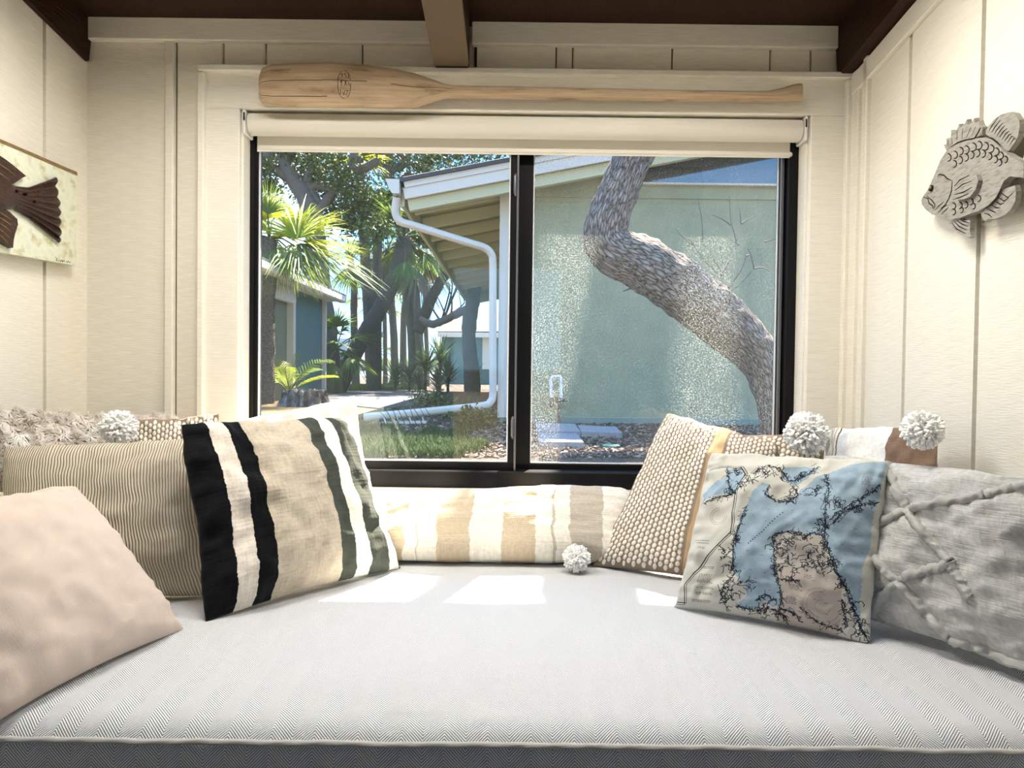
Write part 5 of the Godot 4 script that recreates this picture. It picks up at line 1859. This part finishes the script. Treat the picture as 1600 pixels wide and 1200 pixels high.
func trees() -> void:
	rng.seed = 501
	# near fan palm at the left edge
	var t := thing("fan_palm", "bright sunlit fan palm with a pale trunk at the left window edge", "palm", on_ground(413, 631))
	var pz := -8.3
	trunk("trunk", path_px([[408, 640], [411, 560], [412, 480], [416, 420], [420, 372]], pz), [0.15, 0.135, 0.125, 0.12, 0.10], m.palm_bark, t, 0.22, 14, 8)
	var head := at_z(421, 372, pz)
	var list := [[465, 372, 470, 300, 0], [470, 368, 540, 320, 0], [472, 376, 565, 385, 0], [462, 385, 545, 440, 1], [452, 390, 480, 445, 1], [440, 385, 440, 440, 1], [408, 345, 402, 280, 0], [418, 335, 432, 268, 1], [425, 345, 455, 300, 1], [400, 370, 385, 420, 1], [468, 380, 555, 415, 1], [455, 362, 500, 312, 0], [430, 380, 424, 425, 1], [412, 360, 380, 330, 1]]
	var mats := [m.frond_bright, m.frond]
	for q in list:
		var hub := at_z(q[0], q[1], pz + rng.randf_range(-0.25, 0.35))
		var tip := at_z(q[2], q[3], pz + rng.randf_range(-0.4, 0.6))
		var d := tip - hub
		obj("frond", fan_frond(hub, d, 0.3, d.length() * 1.12, 46, head, 2.0), mats[q[4]], t)
	# feather palm in front of the house, stump
	t = thing("feather_palm", "small yellow green feather palm beside the stump", "palm", on_ground(455, 628))
	var fb := at_z(452, 612, -8.6)
	for q in [[505, 548, 0.5], [490, 582, 0.4], [432, 566, 0.3], [512, 590, 0.3], [424, 592, 0.25], [462, 562, 0.3], [446, 586, 0.2]]:
		var tip := at_z(q[0], q[1], -8.6 + rng.randf_range(-0.3, 0.3))
		var d := (tip - fb) * 1.15
		d.y += q[2] * 0.5
		obj("frond", feather_frond(fb, d, d.length() * 1.1, q[2], 15, 0.26), m.frond_bright if q[0] % 4 == 0 else m.frond, t)
	t = thing("tree_stump", "dark weathered tree stump under the feather palm", "stump", on_ground(476, 635))
	var st := on_ground(476, 635)
	var g := Geo.new()
	var sn := FastNoiseLite.new()
	sn.seed = 77
	sn.frequency = 5.0
	var rim := func(a: float, h: float) -> Vector3:
		var r := 0.22 * (1.0 + 0.35 * pow(1.0 - h, 2.0)) * (1.0 + 0.30 * sn.get_noise_2d(cos(a) * 0.5, sin(a) * 0.5 + h * 0.05) + 0.10 * sn.get_noise_2d(cos(a) * 2.4, sin(a) * 2.4))
		var high := 0.19 + 0.07 * sn.get_noise_2d(cos(a) * 0.8 + 5.0, sin(a) * 0.8)
		return st + Vector3(cos(a) * r, h * high - 0.01, sin(a) * r)
	g.sheet(60, 8, func(u: float, v: float) -> Vector3: return rim.call(u * TAU, v))
	obj("bark", g, m.stump_bark, t)
	g = Geo.new()
	g.sheet(60, 5, func(u: float, v: float) -> Vector3:
		var e: Vector3 = rim.call(u * TAU, 0.97)
		var c := st + Vector3(0, 0.15, 0)
		return e.lerp(c, v))
	obj("cut_face", g, m.palm_bark, t)

	# trunks further back: [label, pixels of the trunk, radii, depth, crown reach or 0]
	var rows := [
		["dark palm trunk leaning to the right across the view", [[522, 622], [540, 580], [566, 530], [592, 485], [612, 445], [624, 410], [632, 370]], 0.16, -13.0, "dark_bark"],
		["slender straight palm trunk behind the leaning one", [[556, 612], [555, 560], [553, 500], [553, 450], [550, 420], [545, 395]], 0.085, -16.0, "palm_bark"],
		["thin grey palm trunk right of the leaning one", [[602, 608], [602, 560], [601, 500], [600, 460], [600, 400]], 0.055, -17.0, "palm_bark"],
		["stout grey palm trunk with a flared foot in the middle group", [[608, 610], [616, 590], [616, 540], [613, 490], [608, 440], [606, 390]], 0.095, -16.5, "palm_bark"],
		["tall grey palm trunk behind the sword plants", [[646, 612], [645, 570], [642, 510], [636, 460], [632, 410], [634, 350]], 0.095, -15.0, "palm_bark"],
		["grey palm trunk with dry thatch in the middle group", [[632, 608], [630, 550], [632, 480], [645, 430], [650, 390]], 0.085, -17.5, "palm_bark"],
		["pale palm trunk at the right of the middle group", [[667, 606], [667, 550], [664, 480], [666, 420], [664, 395]], 0.06, -18.0, "palm_bark"],
	]
	for q in rows:
		t = thing("palm_trunk", q[0], "palm", on_ground(q[1][0][0], 607), "palms in the middle distance")
		var rad := []
		for k in q[1].size():
			rad.append(q[2] * (1.25 if k == 0 else 1.0 - 0.15 * k / q[1].size()))
		trunk("trunk", path_px(q[1], q[3]), rad, m[q[4]], t, 0.16, 12, 5)
		var tp: Array = q[1][-1]
		var head2 := at_z(tp[0], tp[1], q[3])
		if q[0].begins_with("dark palm"):
			fan_crown(t, head2, 13, 0.72, [m.frond_dark, m.frond], 511, -1.0, 24)
		elif q[0].begins_with("slender"):
			fan_crown(t, head2, 10, 0.9, [m.frond, m.frond_dark], 512, -1.1, 22)
		elif q[0].begins_with("tall"):
			fan_crown(t, head2, 13, 0.85, [m.frond_dark, m.frond], 513, -1.0, 24)
			fan_crown(t, head2 + Vector3(0.1, -0.4, 0), 10, 0.9, [m.frond_dead, m.frond_grey], 514, -1.4, 18)
		elif q[0].begins_with("grey palm"):
			fan_crown(t, head2, 8, 0.9, [m.frond_dark, m.frond], 515, -0.8, 22)
			fan_crown(t, head2 + Vector3(0, -0.35, 0), 9, 0.8, [m.frond_grey, m.frond_dead], 516, -1.4, 18)
		elif q[0].begins_with("pale"):
			fan_crown(t, head2, 8, 0.8, [m.frond_dead, m.frond_dark], 517, -1.3, 20)
		else:
			fan_crown(t, head2, 9, 0.9, [m.frond_dark, m.frond], 518 + q[1].size(), -0.9, 20)
	# bushy palms at eye level
	for q in [["dark bushy palm beside the corner of the garden house", 526, 545, -12.2, 0.62, 14, 521], ["small bushy palm between the trunks near the water", 590, 548, -18.0, 0.5, 10, 522], ["leafy palm behind the thin grey trunk", 585, 470, -19.0, 0.8, 11, 523]]:
		var c := at_z(q[1], q[2], q[3])
		t = thing("bushy_palm", q[0], "palm", Vector3(c.x, GROUND, c.z))
		g = Geo.new()
		g.tube([Vector3(c.x, GROUND, c.z), c], 0.05, 8)
		obj("trunk", g, m.palm_bark, t)
		fan_crown(t, c, q[5], q[4], [m.frond_dark, m.frond], q[6], -0.5, 22)

	# posts at the water's edge, dry stalks by the downspout
	t = thing("mooring_pole", "thin leaning pole at the water's edge", "pole", at_y(580, 597, GROUND))
	g = Geo.new()
	g.tube(path_px([[579, 600], [573, 572], [567, 548]], -24.0), [0.05, 0.045, 0.035], 8)
	obj("pole", g, m.palm_bark, t)
	g = Geo.new()
	g.tube(path_px([[583, 600], [583, 576]], -24.0), 0.05, 8)
	obj("stub", g, m.palm_bark, t)
	t = thing("dry_stalks", "thin dry stalks standing before the downspout extension", "weeds", on_ground(640, 668))
	for k in 9:
		var bx := 598.0 + k * 9.0
		trunk("stalk", path_px([[bx + 8.0, 664], [bx + 2.0, 650], [bx - 6.0 + rng.randf_range(-3, 3), 636 + rng.randf_range(-4, 6)]], -4.9), [0.004, 0.003, 0.0015], m.dark_bark, t, 0.0, 5, 3)

	# gnarled dark tree at the right of the left pane
	t = thing("dark_tree", "dark upright tree trunk with a crooked limb beside the corner board", "tree", on_ground(738, 618))
	trunk("trunk", path_px([[738, 622], [737, 580], [733, 540], [734, 500], [740, 460], [742, 420]], -12.0), [0.16, 0.13, 0.12, 0.12, 0.12, 0.12], m.dark_bark, t, 0.2, 14, 6)
	trunk("limb", path_px([[735, 480], [715, 490], [690, 502], [672, 506], [655, 497]], -12.2), [0.07, 0.07, 0.065, 0.075, 0.04], m.bark, t, 0.3, 10, 6)
	trunk("limb", path_px([[652, 520], [668, 480], [680, 455], [694, 432], [716, 414]], -13.5), [0.12, 0.11, 0.10, 0.09, 0.07], m.dark_bark, t, 0.2, 10, 6)
	for k in 9:
		var p := [690 + rng.randf_range(-20, 40), 470 + rng.randf_range(-30, 30)]
		trunk("twig", path_px([[690 + rng.randf_range(-8, 20), 500], p, [p[0] + rng.randf_range(-15, 15), p[1] - rng.randf_range(10, 35)]], -12.4), [0.02, 0.012, 0.005], m.dark_bark, t, 0.0, 5, 4)

	# sword plants
	rng.seed = 531
	var spots := [[618, 596, "pale sword leaved plant at the foot of the flared trunk", 0.55], [640, 590, "sword leaved plant in front of the tall grey trunk", 0.5], [665, 575, "dark sword leaved plant in the middle of the bed", 0.65], [688, 560, "tall sword leaved plant rising behind the bed", 0.6], [700, 590, "sword leaved plant near the green far house", 0.6], [742, 590, "sword leaved plant at the foot of the dark tree", 0.4], [655, 602, "low sword leaved plant at the path edge", 0.45], [684, 600, "broad dark sword leaved plant at the bed corner", 0.55]]
	for q in spots:
		var c := at_z(q[0], q[1], -13.6)
		t = thing("sword_plant", q[2], "plant", Vector3(c.x, GROUND, c.z), "sword plants in the garden bed")
		g = Geo.new()
		swords(g, c, 46, q[3])
		swords(g, c - Vector3(0, 0.12, 0), 26, q[3] * 0.9)
		obj("leaves", g, m.sword, t)
		g = Geo.new()
		g.tube([Vector3(c.x, GROUND, c.z), c], 0.03, 6)
		obj("stem", g, m.dark_bark, t)

	# oaks: limbs traced against the sky, leaves in clumps
	rng.seed = 541
	t = thing("live_oak", "spreading oak with grey limbs and small leaves over the palm", "tree", on_ground(470, 615))
	var oz := -12.5
	trunk("trunk", path_px([[520, 625], [512, 540], [500, 440], [490, 350], [478, 310], [462, 285], [446, 255], [440, 215]], oz), [0.2, 0.19, 0.18, 0.17, 0.16, 0.14, 0.12, 0.09], m.bark, t, 0.25, 14, 6)
	for q in [[[462, 285], [430, 265], [408, 240], [398, 222]], [[446, 255], [458, 235], [470, 215]], [[490, 340], [520, 300], [545, 265], [556, 235], [560, 205]], [[498, 320], [480, 285], [492, 255], [505, 225]], [[520, 300], [500, 290], [470, 300]], [[430, 265], [418, 250], [425, 225]], [[545, 265], [570, 262], [592, 250]]]:
		trunk("limb", path_px(q, oz), [0.09, 0.08, 0.065, 0.05, 0.04].slice(0, q.size()), m.bark, t, 0.25, 9, 5)
	var blobs := []
	for q in [[500, 245, 34], [525, 250, 34], [480, 250, 28], [515, 275, 34], [490, 275, 30], [540, 285, 30], [550, 300, 26], [470, 290, 22], [500, 300, 30], [420, 240, 20], [412, 262, 18], [450, 235, 16], [530, 320, 30], [560, 330, 28], [575, 310, 24], [570, 345, 26], [590, 360, 22], [545, 350, 26], [515, 340, 24], [420, 290, 14]]:
		blobs.append([at_z(q[0], q[1], oz + rng.randf_range(-0.8, 0.4)), q[2] * 0.0118, 420])
	for k in 26:
		blobs.append([Vector3(rng.randf_range(-6.5, -0.5), rng.randf_range(4.6, 6.4), rng.randf_range(-15.5, -10.5)), rng.randf_range(0.5, 0.9), 330])
	var cr := obj("crown", leaf_clouds(blobs, 0.075, 0.8), m.oak_leaf, t)
	cr.set_meta("kind", "stuff")

	t = thing("live_oak", "tall oak with twisting bare branches above the white gutter", "tree", on_ground(655, 606))
	oz = -15.0
	trunk("trunk", path_px([[658, 612], [655, 540], [646, 440], [624, 350], [612, 290], [609, 255], [606, 215]], oz), [0.11, 0.10, 0.095, 0.09, 0.09, 0.09, 0.085], m.bark, t, 0.2, 12, 6)
	for q in [[[612, 272], [622, 258], [634, 248], [645, 232], [652, 210]], [[626, 256], [640, 258], [655, 258], [668, 262]], [[612, 290], [600, 270], [594, 245], [594, 215]], [[618, 265], [628, 262], [640, 250]], [[596, 262], [585, 258], [572, 262], [566, 272]], [[634, 248], [620, 240], [616, 222]], [[605, 262], [597, 255]], [[645, 278], [640, 272], [632, 276], [626, 282]], [[560, 205], [548, 250], [538, 275], [533, 300]]]:
		trunk("limb", path_px(q, oz), [0.06, 0.055, 0.045, 0.035, 0.025].slice(0, q.size()), m.bark, t, 0.25, 8, 5)
	blobs = []
	for q in [[640, 228, 20], [660, 226, 20], [690, 236, 22], [715, 234, 22], [740, 232, 24], [765, 230, 24], [790, 228, 24], [672, 250, 10], [660, 262, 9], [570, 240, 16], [582, 232, 16], [585, 330, 20], [600, 345, 20], [640, 395, 16], [660, 372, 14], [700, 420, 8], [812, 225, 16], [710, 218, 30], [760, 215, 30], [600, 310, 12]]:
		blobs.append([at_z(q[0], q[1], oz + rng.randf_range(-0.8, 0.8)), q[2] * 0.0145, 330])
	for k in 30:
		blobs.append([Vector3(rng.randf_range(-5.5, 1.0), rng.randf_range(5.0, 7.5), rng.randf_range(-20.0, -14.5)), rng.randf_range(0.6, 1.0), 330])
	cr = obj("crown", leaf_clouds(blobs, 0.085, 0.8), m.oak_leaf, t)
	cr.set_meta("kind", "stuff")
	# high palm fronds showing between the oaks
	t = thing("fan_palm", "yellow green palm crown high between the oak branches", "palm", on_ground(585, 608))
	var hp := at_z(560, 246, -13.6)
	trunk("trunk", [Vector3(hp.x + 0.3, GROUND, hp.z), Vector3(hp.x + 0.2, 2.4, hp.z), hp], [0.12, 0.10, 0.09], m.palm_bark, t, 0.15, 10, 5)
	for q in [[585, 245], [578, 225], [540, 225], [535, 250], [592, 262], [565, 215]]:
		var tip := at_z(q[0], q[1], -13.6 + rng.randf_range(-0.5, 0.5))
		var d := tip - hp
		obj("frond", fan_frond(hp + d * 0.3, d, 0.25, 0.6, 22, hp, 1.8, 0.045), m.frond_bright, t)
	# large dark fan behind
	t = thing("fan_palm", "dark fan palm leaf hanging beside the gutter end", "palm", on_ground(596, 606))
	hp = at_z(590, 330, -14.0)
	trunk("trunk", [Vector3(hp.x, GROUND, hp.z), Vector3(hp.x, 2.4, hp.z), hp], [0.11, 0.10, 0.09], m.palm_bark, t, 0.15, 10, 5)
	for q in [[575, 300], [560, 320], [565, 345], [600, 300], [580, 360], [602, 365]]:
		var tip := at_z(q[0], q[1], -14.0 + rng.randf_range(-0.5, 0.5))
		var d := tip - hp
		obj("frond", fan_frond(hp + d * 0.2, d, 0.2, 0.6, 26, hp, 2.2, 0.05), m.frond_dark, t)


func outside() -> void:
	outside_surfaces()
	ground_and_garden()
	neighbour_house()
	crooked_oak()
	left_house()
	trees()
